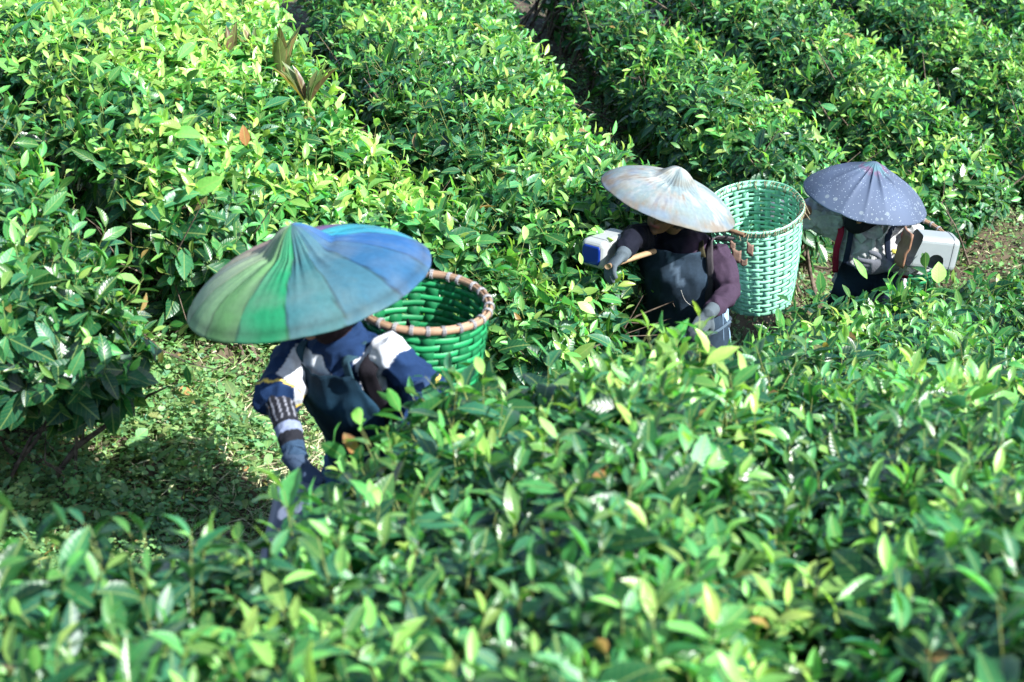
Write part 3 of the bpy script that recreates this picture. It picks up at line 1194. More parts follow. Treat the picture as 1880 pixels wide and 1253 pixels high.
def hat(parent, c, axis, Rad, H, color, seed, knob=1.0, pleats=18, pleat_amp=0.006, mat=None, pleat_w=0.2, prof=None):
    axis = Vector(axis).normalized()
    s = axis.cross(Vector((0, 1, 0.2))).normalized()
    o = axis.cross(s)
    prof = prof or [(0.0, 1.0), (0.015, 0.999), (0.035, 0.99), (0.07, 0.968), (0.11, 0.925), (0.15, 0.865), (0.19, 0.793), (0.225, 0.728), (0.255, 0.675), (0.285, 0.638), (0.32, 0.618),
                    (0.37, 0.598), (0.43, 0.572), (0.5, 0.540), (0.57, 0.502), (0.64, 0.456), (0.71, 0.402), (0.78, 0.336), (0.85, 0.253), (0.91, 0.165), (0.955, 0.088),
                    (0.985, 0.012), (1.0, -0.012), (0.997, -0.035), (0.98, -0.04), (0.955, -0.015), (0.88, 0.07), (0.75, 0.20), (0.6, 0.32), (0.42, 0.43), (0.26, 0.50), (0.2, 0.52), (0.1, 0.53), (0.0, 0.54)]
    K = 240
    rg = np.random.default_rng(seed)
    th = np.arange(K) * 2 * np.pi / K
    n1 = sum(np.sin(th * k + rg.uniform(0, 6.28)) * rg.uniform(0.4, 1) for k in (pleats, pleats + 5, int(pleats * 1.7), int(pleats * 2.3), 7)) / 2.2
    ridge = (1 - np.abs(np.tanh(n1 * 1.6))) * 1.4 - 0.6
    lump = sum(np.sin(th * k + rg.uniform(0, 6.28)) for k in (2, 3, 5)) / 3
    wave = sum(np.sin(th * k + rg.uniform(0, 6.28)) for k in (2, 3, 6, 11)) / 4
    co, cols, uv = [], [], []
    nouter = 24
    for i, (r, z) in enumerate(prof):
        outer = i < nouter
        w = math.exp(-((r - 0.31) / (0.17 if r < .31 else pleat_w)) ** 2) if outer else 0
        rim = max(0.0, (r - 0.6) / 0.4)
        rr = Rad * (r + (0.006 * wave * rim) + (0.02 * lump * (r / 0.2 if r < 0.2 else 1) if r < 0.35 else 0))
        zz = H * (z + (0.05 * lump * (1 if r < 0.3 else 0) * (r / 0.3)) * knob) + ridge * pleat_amp * w + ridge * pleat_amp * 0.25 * (rim if outer else 0) + 0.006 * wave * rim
        sagg = -np.abs(np.sin(th * 8)) * 0 
        for a in range(K):
            p = Vector(c) + s * (math.cos(th[a]) * rr[a]) + o * (math.sin(th[a]) * rr[a]) + axis * (zz[a] + (sagg[a] if outer else 0))
            co.append(tuple(p))
    co = np.array(co)
    m = len(prof)
    b = (np.arange(m - 1)[:, None] * K + np.arange(K)[None]).ravel()
    b2 = (np.arange(m - 1)[:, None] * K + (np.arange(K)[None] + 1) % K).ravel()
    f = np.stack([b, b + K, b2 + K, b2], 1)
    # image angle: measured so that 0 = seen right, 90 = towards the viewer
    rr_ = np.repeat([p[0] for p in prof], K)
    isout = np.repeat([i < nouter for i in range(m)], K)
    d = co - np.array(c)
    xr = d[:, 0]
    ax = np.array(axis)
    flat = d - (d @ ax)[:, None] * ax
    rv = np.array([1, 0, 0]) - ax[0] * ax
    rv /= np.linalg.norm(rv)
    fv = np.cross(rv, ax)
    if fv[1] > 0:
        fv = -fv
    ang = np.degrees(np.arctan2(flat @ fv, flat @ rv))
    col = np.ones((len(co), 4))
    col[:, :3] = color(ang, rr_, co)
    col[~isout, :3] = (0.16, 0.13, 0.09)
    return mesh_np("hat", co, f, mat or M_hatcloth, parent, None, col)


def strap_piece(pts, w, parent, color, nrm=(0, -1, 0), name="strap"):
    return ribbon(pts, w, nrm, name, M_cloth, parent, color)


# ------------------------------------------------------------------ woven baskets
def basket(label, c, axis, Rt, Rb, depth, K, pitch, hoop_col, stake_col, stake_w, rim, seed, hoop_fill=0.8, amp=0.005, group="carrying baskets"):
    axis = Vector(axis).normalized()
    c = Vector(c)
    s = axis.cross(Vector((0, 1, 0.1))).normalized()
    o = axis.cross(s)
    root = thing("carrying_basket", label, "basket", tuple(c - axis * depth), group)
    rg = np.random.default_rng(seed)
    nh = int(depth / pitch)
    A_, S_, O_, C_ = map(np.array, (axis, s, o, c))

    def rad(z):  # z downwards from the rim 0..1
        return Rt + (Rb - Rt) * z ** 1.25 + 0.006 * math.sin(z * 3)
    M = K * 8
    th = np.arange(M + 1) * 2 * np.pi / M
    parts = []

    def band(ct, nrm, up, w, t, tint):
        """ct (n,3) centre line; closed ribbon with thickness"""
        n = len(ct)
        co = np.concatenate([ct + up * w / 2 + nrm * t * .4, ct + nrm * t, ct - up * w / 2 + nrm * t * .4, ct - up * w / 2 - nrm * t, ct + up * w / 2 - nrm * t])
        i = np.arange(n - 1)
        fs = []
        for a in range(5):
            b = (a + 1) % 5
            fs.append(np.stack([a * n + i, a * n + i + 1, b * n + i + 1, b * n + i], 1))
        return co, np.concatenate(fs), np.zeros((len(co), 2)), np.tile(np.array([[*tint, 1.0]]), (len(co), 1))
    for j in range(nh):
        z = (j + 0.5) * pitch
        r = rad(z / depth) + 0.45 * amp * np.tanh(2.6 * np.cos(K / 2 * th + math.pi * j))
        zz = z + 0.0022 * np.sin(th * 3 + rg.uniform(0, 6)) + 0.0012 * np.sin(th * 9 + rg.uniform(0, 6))
        nrm = S_ * np.cos(th)[:, None] + O_ * np.sin(th)[:, None]
        ct = C_ + nrm * r[:, None] - A_ * zz[:, None]
        v = rg.uniform(0.65, 1.25)
        parts.append(band(ct, nrm, A_, pitch * hoop_fill * rg.uniform(0.93, 1.05), 0.0005, np.array(hoop_col) * v))
    hoops = cat_mesh(parts)
    mesh_np("weave_hoops", hoops[0], hoops[1], M_strip, root, hoops[2], hoops[3], smooth=False)
    parts = []
    for k in range(K):
        t0 = 2 * math.pi * k / K + rg.normal(0, 0.006)
        zs = np.linspace(-0.004 - (rg.uniform(0, 0.012) if rim == "twine" else 0), depth, nh * 4)
        jj = zs / pitch - 0.5
        r = np.array([rad(max(z, 0) / depth) for z in zs]) - amp * np.tanh(2 * np.cos(math.pi * (k + jj))) * 1.3
        nrm = S_ * math.cos(t0) + O_ * math.sin(t0)
        ct = C_ + nrm * r[:, None] - A_ * zs[:, None]
        side = -S_ * math.sin(t0) + O_ * math.cos(t0)
        v = rg.uniform(0.8, 1.15)
        parts.append(band(ct, np.tile(nrm, (len(ct), 1)), side, stake_w * rg.uniform(0.92, 1.05), 0.0007, np.array(stake_col) * v))
    st = cat_mesh(parts)
    mesh_np("weave_stakes", st[0], st[1], M_strip, root, st[2], st[3], smooth=False)
    # crossed strips of the base
    parts = []
    zb = depth - 0.004
    for q in range(-4, 5):
        for ax1, ax2 in ((S_, O_), (O_, S_)):
            x = q * Rb / 5
            h = math.sqrt(max(Rb * Rb - x * x, 0))
            ct = C_ - A_ * zb + ax1 * x + ax2 * np.linspace(-h, h, 8)[:, None]
            parts.append(band(ct, np.tile(A_ * (0.6 if ax1 is S_ else 1), (8, 1)), np.array(ax1), Rb / 5.6, 0.001, np.array(stake_col) * .9))
    st = cat_mesh(parts)
    mesh_np("basket_base", st[0], st[1], M_strip, root, st[2], st[3], smooth=False)
    if rim == "wood":
        pts = np.linspace(0, 2 * np.pi, 97)
        for nm, dr, rr, hh in (("rim", 0.006, 0.0062, 0.0115), ("inner_rim", -0.007, 0.004, 0.010)):
            cc, ff = [], []
            for i, t in enumerate(pts):
                nrm = s * math.cos(t) + o * math.sin(t)
                ctr = c + nrm * (Rt + dr) + axis * (0.002 * math.sin(3 * t + seed))
                for a in range(8):
                    q = 2 * math.pi * a / 8
                    cc.append(tuple(ctr + nrm * math.cos(q) * rr + axis * math.sin(q) * hh))
            for i in range(len(pts) - 1):
                for a in range(8):
                    b = (a + 1) % 8
                    ff.append((i * 8 + a, i * 8 + b, i * 8 + 8 + b, i * 8 + 8 + a))
            nn = Noise(seed + 3, 0.05, dim=3)
            obj_from(np.array(cc), np.array(ff), nm, M_wood, root, lambda co: np.column_stack([np.array([[0.42, 0.27, 0.17]]) * (1 + 0.25 * nn(co))[:, None].clip(-.5, .6), np.ones(len(co))]))
        # wire bindings
        A, B = [], []
        for t in np.arange(0, 2 * np.pi, 2 * np.pi / 26):
            t += rg.normal(0, 0.03)
            for w_ in (-0.004, 0.0, 0.004):
                loop = []
                for q in np.linspace(0, 2 * np.pi, 13):
                    nrm = s * math.cos(t + w_ / Rt * 1.0) + o * math.sin(t + w_ / Rt)
                    loop.append(c + nrm * (Rt + math.cos(q) * 0.0150) + axis * (math.sin(q) * 0.0145))
                for i in range(12):
                    A.append(tuple(loop[i]))
                    B.append(tuple(loop[i + 1]))
        cc, ff = prisms(np.array(A), np.array(B), 0.0019, 0.0019, 5)
        obj_from(cc, ff, "binding_wire", M_strip, root, (0.24, 0.24, 0.25))
    else:
        # doubled green rim strip and loose twine lashing
        parts = []
        for z, rr, col in ((-0.004, Rt + 0.007, hoop_col), (0.010, Rt - 0.008, hoop_col)):
            nrm = S_ * np.cos(th)[:, None] + O_ * np.sin(th)[:, None]
            ct = C_ + nrm * (rr + 0.001 * np.sin(th * 7))[:, None] - A_ * (z + 0.002 * np.sin(th * 4 + 1))[:, None]
            parts.append(band(ct, nrm, A_, 0.018, 0.001, np.array(col) * 1.05))
        r_ = cat_mesh(parts)
        mesh_np("rim", r_[0], r_[1], M_strip, root, r_[2], r_[3], smooth=False)
        A, B = [], []
        for i in range(64):
            t = 2 * math.pi * i / 64 + rg.normal(0, 0.03)
            t2 = t + rg.choice([0.05, 0.1, -0.06])
            loop = []
            for q in np.linspace(-0.3, 2.2 * np.pi, 12):
                tt = t + (t2 - t) * q / 6.28
                nrm = s * math.cos(tt) + o * math.sin(tt)
                loop.append(c + nrm * (Rt + math.cos(q) * 0.014) + axis * (math.sin(q) * 0.018 - 0.006 + rg.normal(0, 0.001)))
            if rg.uniform() < 0.4:
                nrm = s * math.cos(t) + o * math.sin(t)
                loop.append(loop[-1] + Vector(rg.normal(0, 0.02, 3)) - axis * 0.03)
            for a, b in zip(loop[:-1], loop[1:]):
                A.append(tuple(a))
                B.append(tuple(b))
        cc, ff = prisms(np.array(A), np.array(B), 0.0019, 0.0017, 5)
        obj_from(cc, ff, "twine_lashing", M_cloth, root, (0.24, 0.20, 0.13))
    return root


def rbox(size, M, bevel, seg=4):
    bm = bmesh.new()
    bmesh.ops.create_cube(bm, size=1)
    bmesh.ops.scale(bm, vec=size, verts=bm.verts)
    bmesh.ops.bevel(bm, geom=list(bm.edges), offset=bevel, segments=seg, profile=0.5, affect='EDGES')
    bmesh.ops.transform(bm, matrix=M, verts=bm.verts)
    me = bpy.data.meshes.new("can")
    bm.to_mesh(me)
    bm.free()
    return me


def basis(x, up, c):
    x = Vector(x).normalized()
    z = (Vector(up) - x * Vector(up).dot(x)).normalized()
    y = z.cross(x)
    M = Matrix((x, y, z)).transposed().to_4x4()
    M.translation = Vector(c)
    return M


def can(parent, name, size, M, bevel, color, open_end=-1, hole=None, wall=0.0025):
    """hollow moulded container cut open at one end; hole = (x, z, radius) on the -y face"""
    me = rbox(size, Matrix.Identity(4), bevel)
    o = bpy.data.objects.new(name, me)
    scene.collection.objects.link(o)
    so = o.modifiers.new("s", 'SOLIDIFY')
    so.thickness = wall
    so.offset = -1
    cutters = []

    def cutter(mesh, mat):
        q = bpy.data.objects.new("cutter", mesh)
        q.matrix_world = mat
        scene.collection.objects.link(q)
        b = o.modifiers.new("b", 'BOOLEAN')
        b.operation = 'DIFFERENCE'
        b.solver = 'EXACT'
        b.object = q
        cutters.append(q)
    if open_end:
        bm = bmesh.new()
        bmesh.ops.create_cube(bm, size=1)
        mm = bpy.data.meshes.new("c")
        bm.to_mesh(mm)
        bm.free()
        ang = 0.25
        cutter(mm, Matrix.Translation((open_end * (size[0] / 2 + 0.5 - 0.02), 0, 0)) @ Matrix.Rotation(ang, 4, 'Y'))
    if hole:
        bm = bmesh.new()
        bmesh.ops.create_cone(bm, cap_ends=True, segments=14, radius1=hole[2], radius2=hole[2], depth=0.05)
        for v in bm.verts:
            v.co.x *= 1 + 0.08 * math.sin(v.co.x * 300)
        mm = bpy.data.meshes.new("c")
        bm.to_mesh(mm)
        bm.free()
        cutter(mm, Matrix.Translation((hole[0], -size[1] / 2, hole[1])) @ Matrix.Rotation(R(90), 4, 'X'))
    bpy.context.view_layer.update()
    dg = bpy.context.evaluated_depsgraph_get()
    m2 = bpy.data.meshes.new_from_object(o.evaluated_get(dg))
    bpy.data.objects.remove(o)
    for q in cutters:
        bpy.data.objects.remove(q)
    m2.transform(M)
    n = len(m2.vertices)
    a = m2.color_attributes.new("tint", 'FLOAT_COLOR', 'POINT')
    a.data.foreach_set("color", np.tile(np.array([*color, 1.0], dtype=np.float32), n))
    m2.materials.clear()
    m2.materials.append(M_can)
    for p in m2.polygons:
        p.use_smooth = len(p.vertices) <= 4 and p.area < 0.0004
    m2.name = name
    q = bpy.data.objects.new(name, m2)
    return link(q, parent)


def mix3(a, b, t):
    t = np.clip(t, 0, 1)[:, None]
    return np.array(a) * (1 - t) + np.array(b) * t

# ================================================================== first picker (rainbow hat)
def vec_noise(seed, scale):
    return Noise(seed, scale, dim=3)


def legs(hipc, side, front, gl, grow=0.0, spread=0.09, stride=0.12, length=None):
    """two legs from the hips to the ground; returns pieces and ankle points"""
    out, ank = [], []
    for sg in (1, -1):
        h = hipc + side * spread * sg
        foot = Vector((h.x, h.y, 0)) + side * 0.02 * sg + front * (0.06 + stride * sg)
        foot.z = float(G(np.array([[foot.x, foot.y]]))[0]) + 0.07
        knee = h.lerp(foot, 0.5) + front * 0.07
        out.append(tube([h + Vector((0, 0, .05)), h.lerp(knee, .5) + front * .015, knee, knee.lerp(foot, .5) - front * 0.015, foot],
                        [(0.088 + grow, 0.092 + grow), (0.076 + grow, 0.080 + grow), (0.055 + grow, 0.058 + grow), (0.050 + grow, 0.052 + grow), (0.034 + grow, 0.036 + grow)], side=side))
        ank.append(foot)
    return out, ank


def boot(parent, foot, front, color):
    fr = Vector((front.x, front.y, 0)).normalized()
    p = [tube([foot + Vector((0, 0, .20)), foot + Vector((0, 0, .08)), foot - Vector((0, 0, .02))], [.056, .050, .052], side=fr, k=12),
         tube([foot - fr * 0.055 - Vector((0, 0, .04)), foot + fr * 0.02 - Vector((0, 0, .035)), foot + fr * 0.11 - Vector((0, 0, .045)), foot + fr * 0.155 - Vector((0, 0, .05))],
              [(.036, .032), (.040, .036), (.042, .026), (.030, .018)], side=fr.cross(Vector((0, 0, 1))), k=12)]
    fuse("boot", p, M_strip, parent, color, 0.008, 3)


# --- frame
f1 = Vector((-0.60, -0.80, 0)).normalized()
s1 = Vector((-0.80, 0.60, -0.24)).normalized()          # towards the picker's right hand (seen left)
neck = W(628, 606, 5.88)
hip = neck - f1 * 0.19 + Vector((0, 0, -0.50))
waist = neck - f1 * 0.12 + Vector((0, 0, -0.33))
chest = neck - f1 * 0.045 + Vector((0, 0, -0.16))
person1 = thing("person", "picker in a navy and white jacket bending under the wide rainbow-panelled hat", "person", (hip.x, hip.y, float(G(np.array([[hip.x, hip.y]]))[0])), "tea pickers")
hat_c = W(567, 524, 5.75)
hat_ax = cam_axis(567, 524, -15.5, 21)
headc = hat_c - hat_ax * 0.045 + f1 * -0.01
tor = Torso([hip, waist, chest, neck + Vector((0, 0, -.055)), neck - Vector((0, 0, .01))], [(.150, .112), (.128, .098), (.145, .108), (.120, .078), (.060, .055)], s1, f1)
shA = neck + s1 * 0.155 + Vector((0, 0, -.045))
shB = neck - s1 * 0.150 + Vector((0, 0, -.050))
elA = W(512, 735, 5.86)
wrA = W(550, 856, 5.74)
elB = W(778, 705, 5.84)
wrB = W(775, 800, 5.62)
lg, ank = legs(hip, s1, f1, None)
body = [tor.tube(0), tube([neck - Vector((0, 0, .05)), neck.lerp(headc, .5), headc], [.052, .046, .046], side=s1)]
body += head_pieces(headc, hat_ax, f1)
for a, b, c in ((shA, elA, wrA), (shB, elB, wrB)):
    body.append(tube([a, a.lerp(b, .5), b, b.lerp(c, .35), c], [.040, .040, .036, .036, .024], side=s1))
body += hand(wrA, (wrA - elA) + Vector((.1, -.05, 0)), f1 + Vector((.9, 0, 0)), 0, .9, 1)
body += hand(wrB, (wrB - elB), Vector((0, 0, -1)), 0, .8, -1)
body += lg
fuse("body", body, M_skin, person1, face_color(headc, hat_ax, f1), 0.006, 3)

# jacket: navy with a white yoke, white shoulder caps and yellow piping
jk = [tor.tube(0.018), tube([neck - Vector((0, 0, .04)), neck + Vector((0, 0, .02)) + f1 * .01], [.078, .066], side=s1)]
jk.append(tube([shA, shA.lerp(elA, .45) + s1 * .01, elA.lerp(shA, .18) + s1 * .012, elA + (elA - shA) * 0.02], [(.069, .066), (.069, .066), (.074, .066), (.078, .068)], side=s1))
hemB = elB + (elB - shB) * 0.22
jk.append(tube([shB, shB.lerp(elB, .45), elB, hemB], [(.062, .060), (.058, .058), (.056, .056), (.060, .060)], side=s1))
n_edge = vec_noise(31, 0.11)
NAVY, WHITE, YEL = np.array([0.008, 0.024, 0.070]), np.array([0.50, 0.53, 0.58]), np.array([0.75, 0.55, 0.10])


def jacket_color(co):
    d = co - np.array(neck)
    along = d @ np.array((chest - neck).normalized())
    sd = d @ np.array(s1)
    fr = d @ np.array(f1)
    rad = np.linalg.norm(d, axis=1)
    e = n_edge(co) * 0.012
    col = np.tile(np.array([*NAVY, 1.0]), (len(co), 1))
    # white yoke reaching down the chest to a scalloped edge
    lim = 0.185 + 0.03 * np.cos(sd * 34) + e
    yoke = (along > 0.03) & (along < lim) & (np.abs(sd) < 0.125) & (fr > -0.02) & (fr < 0.18)
    col[yoke, :3] = WHITE
    edge = (np.abs(along - lim) < 0.0035) & (np.abs(sd) < 0.125) & (fr > 0) & (fr < .18)
    col[edge, :3] = YEL
    col[(np.abs(sd + 0.035 + 0.2 * (along - .05)) < 0.045 - 0.25 * (along - .05)) & (fr > 0) & (fr < .18), :3] = NAVY * 0.9
    # shoulder caps
    for sh, el, sgn in ((shA, elA, 1), (shB, elB, -1)):
        q = co - np.array(sh)
        dr = np.array((el - sh).normalized())
        t = q @ dr
        ln = np.linalg.norm(q - t[:, None] * dr, axis=1)
        cap = (t > -0.09) & (t < 0.050 + 0.020 * np.sin(co[:, 2] * 60) + e * 1.5) & (np.abs(sd) > 0.10) & (ln < 0.11) & (sd * sgn > 0)
        col[cap, :3] = WHITE
    for el, sh in ((elA, shA), (hemB, shB)):
        q = (co - np.array(el)) @ np.array((el - sh).normalized())
        m = (np.abs(q + 0.022) < 0.0035) & (np.linalg.norm(co - np.array(el), axis=1) < 0.14)
        col[m, :3] = YEL
    return col


fuse("jacket", jk, M_cloth, person1, jacket_color, 0.006, 4, fold_fn(41, 0.007, (0.15, 0.06)))
fuse("face_shade_cover", [ball(headc - Vector(hat_ax) * 0.045 + f1 * 0.012, (0.072, 0.088, 0.075), (s1, f1, Vector(hat_ax))), tube([neck - Vector((0, 0, .02)), headc - Vector(hat_ax) * .05], [.060, .062], side=s1)],
     M_cloth, person1, (0.020, 0.012, 0.014), 0.007, 3)  # dark reddish face mask, also standing in for shade under the hat
# arm cover: black with four pale stripes, grey and white bands
dA = (wrA - elA).normalized()


def cover_color(co):
    t = (co - np.array(elA)) @ np.array(dA)
    q = co - np.array(elA) - t[:, None] * np.array(dA)
    u, v = np.array(s1), np.cross(np.array(dA), np.array(s1))
    an = np.arctan2(q @ v, q @ u)
    col = np.tile(np.array([0.012, 0.013, 0.018, 1.0]), (len(co), 1))
    col[(np.abs(np.sin(an * 6.0)) < 0.33) & (t > 0.0) & (t < 0.085), :3] = (0.20, 0.21, 0.25)
    col[(t > 0.098) & (t < 0.128), :3] = (0.15, 0.18, 0.27)
    col[(t > 0.165), :3] = (0.025, 0.05, 0.09)
    return col


fuse("arm_cover", [tube([elA - dA * .06, elA, elA.lerp(wrA, .45), elA.lerp(wrA, .9)], [.042, .043, .040, .033], side=s1)], M_cloth, person1, cover_color, 0.005, 3, fold_fn(43, 0.003, (0.06, 0.03)))
fuse("arm_cover", [tube([elB, elB.lerp(wrB, .5), elB.lerp(wrB, .95)], [.048, .043, .034], side=s1)], M_cloth, person1, (0.02, 0.04, 0.09), 0.006, 3)
for wr, el, pl, ts, cu in ((wrA, elA, f1 + Vector((.9, 0, 0)), 1, .9), (wrB, elB, Vector((0, 0, -1)), -1, .8)):
    dd = (wr - el) + (Vector((.1, -.05, 0)) if ts == 1 else Vector((0, 0, 0)))
    fuse("glove", hand(wr, dd, pl, 0.0028, cu, ts) + [tube([wr - dd.normalized() * 0.05, wr, wr + dd.normalized() * .02], [.034, .031, .031], side=s1)], M_glove, person1, (0.03, 0.05, 0.085), 0.005, 1)
# trousers
tr, _ = legs(hip, s1, f1, None, grow=0.022)
fuse("trousers", tr + [tube([hip + Vector((0, 0, .08)), hip + Vector((0, 0, -.06))], [(.172, .135), (.165, .13)], side=s1)], M_cloth, person1, (0.030, 0.065, 0.13), 0.010, 3, fold_fn(45, 0.008))
for a in ank:
    boot(person1, a, f1, (0.02, 0.03, 0.02))
# apron: bib and long skirt
APR = (0.007, 0.024, 0.042)


def apron(parent, tor, color, v_top, half, name="apron", drop=0.42, front=None, side=None, off=0.040, seed=50, skirt_out=0.05):
    fn = vec_noise(seed, 0.12)
    grid = []
    nv = 44
    for i in range(nv + 1):
        u = i / nv
        row = []
        for j in range(29):
            x = -1 + 2 * j / 28
            if u < 0.55:
                v = v_top * (1 - u / 0.55)
                hw = half(v / v_top)
                dip = 0.06 * (1 - x * x) * max(0, 1 - u * 6)   # scooped top edge
                p = tor.surf(x * hw, v - dip, off)
                c, sd, fr, a, b = tor.at(v - dip)
            else:
                w = (u - 0.55) / 0.45
                p = tor.surf(x * half(0), 0, off)
                c, sd, fr, a, b = tor.at(0)
                p = p - Vector((0, 0, drop * w)) + front * (skirt_out * w) + side * (x * 0.05 * w)
                p += (side * x + front * (1 - abs(x))).normalized() * (0.014 * math.sin(x * 17 + seed) * w)
            wr = float(fn(np.array([[p.x, p.y, p.z * 0.5]]))[0])
            p = p + fr * (0.011 * (1 - abs(math.tanh(wr * 1.6))) + 0.004 * wr)
            row.append(p)
        grid.append(row)
    return sheet(grid, name, M_cloth, parent, color, 0.004)


nf = vec_noise(52, 0.25)
nf2 = vec_noise(55, 0.03)
ap1 = apron(person1, tor, lambda co: np.column_stack([np.array(APR) * (1 + 0.5 * nf(co))[:, None].clip(.4, 1.8), np.ones(len(co))]), 2.9, lambda q: 1.35 - 0.62 * q, front=f1, side=s1)
ribbon([tor.surf(0.62, 2.8, .042), tor.surf(0.66, 3.1, .034), tor.surf(0.8, 3.4, .030), tor.surf(1.6, 3.7, .026)], 0.030, f1, "apron_strap", M_cloth, person1, (0.02, 0.05, 0.07))
ribbon([tor.surf(-0.62, 2.8, .042), tor.surf(-0.62, 3.1, .034), tor.surf(-0.7, 3.4, .030), tor.surf(-1.6, 3.7, .026)], 0.030, f1, "apron_strap", M_cloth, person1, (0.02, 0.05, 0.07))
ribbon([tor.surf(-.7, .9, .05), tor.surf(-.7, .45, .06), tor.surf(-.1, .38, .062), tor.surf(.6, .45, .06)], 0.006, f1, "pocket_seam", M_cloth, person1, (0.03, 0.07, 0.10), 0.003)

# rainbow hat
PAN = [(-180, (0.42, 0.55, 0.40)), (-168, (0.62, 0.62, 0.42)), (-150, (0.66, 0.50, 0.40)), (-128, (0.55, 0.30, 0.28)), (-105, (0.22, 0.05, 0.16)), (-78, (0.16, 0.08, 0.28)),
       (-58, (0.05, 0.42, 0.52)), (-36, (0.04, 0.44, 0.62)), (-18, (0.03, 0.16, 0.42)), (8, (0.035, 0.165, 0.34)), (38, (0.055, 0.20, 0.28)), (67, (0.06, 0.235, 0.26)),
       (94, (0.020, 0.36, 0.15)), (120, (0.17, 0.46, 0.16)), (141, (0.27, 0.55, 0.26)), (161, (0.40, 0.60, 0.36)), (181, (0, 0, 0))]
hn = vec_noise(61, 0.10)
hn2 = vec_noise(62, 0.02)


def rainbow(ang, r, co):
    out = np.zeros((len(ang), 3))
    a = ang + hn(co) * 0.8 + np.where(r < 0.27, 3, 0)
    a = (a + 180) % 360 - 180
    for (a0, c), (a1, _) in zip(PAN[:-1], PAN[1:]):
        out[(a >= a0) & (a < a1)] = c
        m = np.abs(a - a0) < 0.8
        out[m] *= 0.5
    # bleached top, grimy rim and knob foot
    g = np.clip((r - 0.86) / 0.14, 0, 1) * 0.32 + np.exp(-((r - 0.3) / 0.05) ** 2) * 0.35 * (hn(co) > -0.3)
    g = np.clip(g * (0.8 + 0.4 * hn(co)), 0, 0.8)
    out = out * (1 - g[:, None] * 0.6) + np.array([0.09, 0.13, 0.09]) * g[:, None] * 0.6
    bl = np.clip(hn(co * 0.7) * 0.06 + .01, 0, 0.12)[:, None]
    seam = (np.abs(r - 0.945) < 0.012)
    out[seam] *= 0.7
    return (out * (1 - bl) + 0.45 * bl) * np.array([.47, .43, .43])


hat(person1, hat_c, hat_ax, 0.362, 0.192, rainbow, 5, pleats=16, pleat_amp=0.006, pleat_w=.28)
nrim = neck

# shoulder strap and basket of the first picker
b1_ax = cam_axis(775, 553, 4, 25.5)
b1 = basket("deep green woven basket with a wooden bound rim, carried behind the rainbow hat", W(775, 554, 6.10), b1_ax, 0.206, 0.165, 0.50, 22, 0.0235,
            (0.010, 0.21, 0.070), (0.007, 0.13, 0.045), 0.040, "wood", 71, hoop_fill=0.92, amp=0.0022)
ribbon([tor.surf(-1.0, .9, .045), tor.surf(-.95, 1.8, .046), tor.surf(-0.95, 2.6, .050), tor.surf(-1.05, 3.2, .062), tor.surf(-2.0, 3.35, .05), W(745, 600, 6.02)],
       0.052, f1 - s1 * .5, "shoulder_strap", M_cloth, b1, lambda co: np.column_stack([np.array([[0.008, 0.007, 0.010]]) + 0.0 * (nf2(co) > 0.9)[:, None], np.ones(len(co))]), 0.006)
ribbon([tor.surf(1.0, 1.2, .045), tor.surf(.95, 2.2, .05), tor.surf(1.0, 3.0, .055), tor.surf(1.8, 3.35, .05), W(700, 600, 6.1)], 0.034, f1, "shoulder_strap", M_cloth, b1, (0.015, 0.02, 0.035), 0.006)

# plastic scoop
sc1 = thing("leaf_scoop", "blue-grey plastic scoop cut from a can, half hidden in leaves below the rainbow-hatted picker", "scoop", tuple(W(530, 1000, 5.5)), "leaf scoops")
can(sc1, "container", (0.30, 0.125, 0.13), basis((0.25, 0.35, 1.0), (1, 0, 0), W(532, 985, 5.5)), 0.028, (0.14, 0.17, 0.25), open_end=-1)
cc, ff = prisms(np.array([W(545, 950, 5.46)]), np.array([W(585, 905, 5.52)]), 0.014, 0.014, 12)
obj_from(cc, ff, "handle", M_wood, sc1, (0.35, 0.22, 0.11))

# ================================================================== second picker (stained white hat)
f2 = Vector((-0.42, -0.90, 0)).normalized()
s2 = Vector((-0.90, 0.42, 0)).normalized()
neck = W(1250, 424, 8.98)
hip = neck - f2 * 0.13 + Vector((0, 0, -0.50))
waist = neck - f2 * 0.08 + Vector((0, 0, -0.33))
chest = neck - f2 * 0.02 + Vector((0, 0, -0.16))
person2 = thing("person", "picker in a dark denim apron and plum sleeves under the stained white hat", "person", (hip.x, hip.y, float(G(np.array([[hip.x, hip.y]]))[0])), "tea pickers")
hat_c = W(1227, 367, 8.86)
hat_ax = cam_axis(1227, 367, 20, 17)
headc = hat_c - hat_ax * 0.055
tor = Torso([hip, waist, chest, neck + Vector((0, 0, -.055)), neck], [(.168, .125), (.150, .120), (.155, .125), (.125, .085), (.060, .055)], s2, f2)
shA = neck + s2 * 0.155 + Vector((0, 0, -.06))
shB = neck - s2 * 0.160 + Vector((0, 0, -.075))
elA = W(1163, 436, 8.72)
wrA = W(1143, 468, 8.52)
elB = W(1336, 538, 8.93)
wrB = W(1302, 575, 8.75)
lg, ank = legs(hip, s2, f2, None)
body = [tor.tube(0), tube([neck - Vector((0, 0, .05)), neck.lerp(headc, .5), headc], [.052, .046, .046], side=s2)] + head_pieces(headc, hat_ax, f2)
for a, b, c in ((shA, elA, wrA), (shB, elB, wrB)):
    body.append(tube([a, a.lerp(b, .5), b, b.lerp(c, .35), c], [.040, .040, .036, .036, .024], side=s2))
hA = (Vector((-0.55, -0.55, -0.35)), Vector((0.45, -0.1, -0.9)))
hB = (Vector((-0.55, -0.45, -0.65)), Vector((-0.2, 0.6, -0.4)))
body += hand(wrA, hA[0], hA[1], 0, .95, -1) + hand(wrB, hB[0], hB[1], 0, .6, 1) + lg
fuse("body", body, M_skin, person2, face_color(headc, hat_ax, f2, (0.20, 0.11, 0.06)), 0.006, 3)
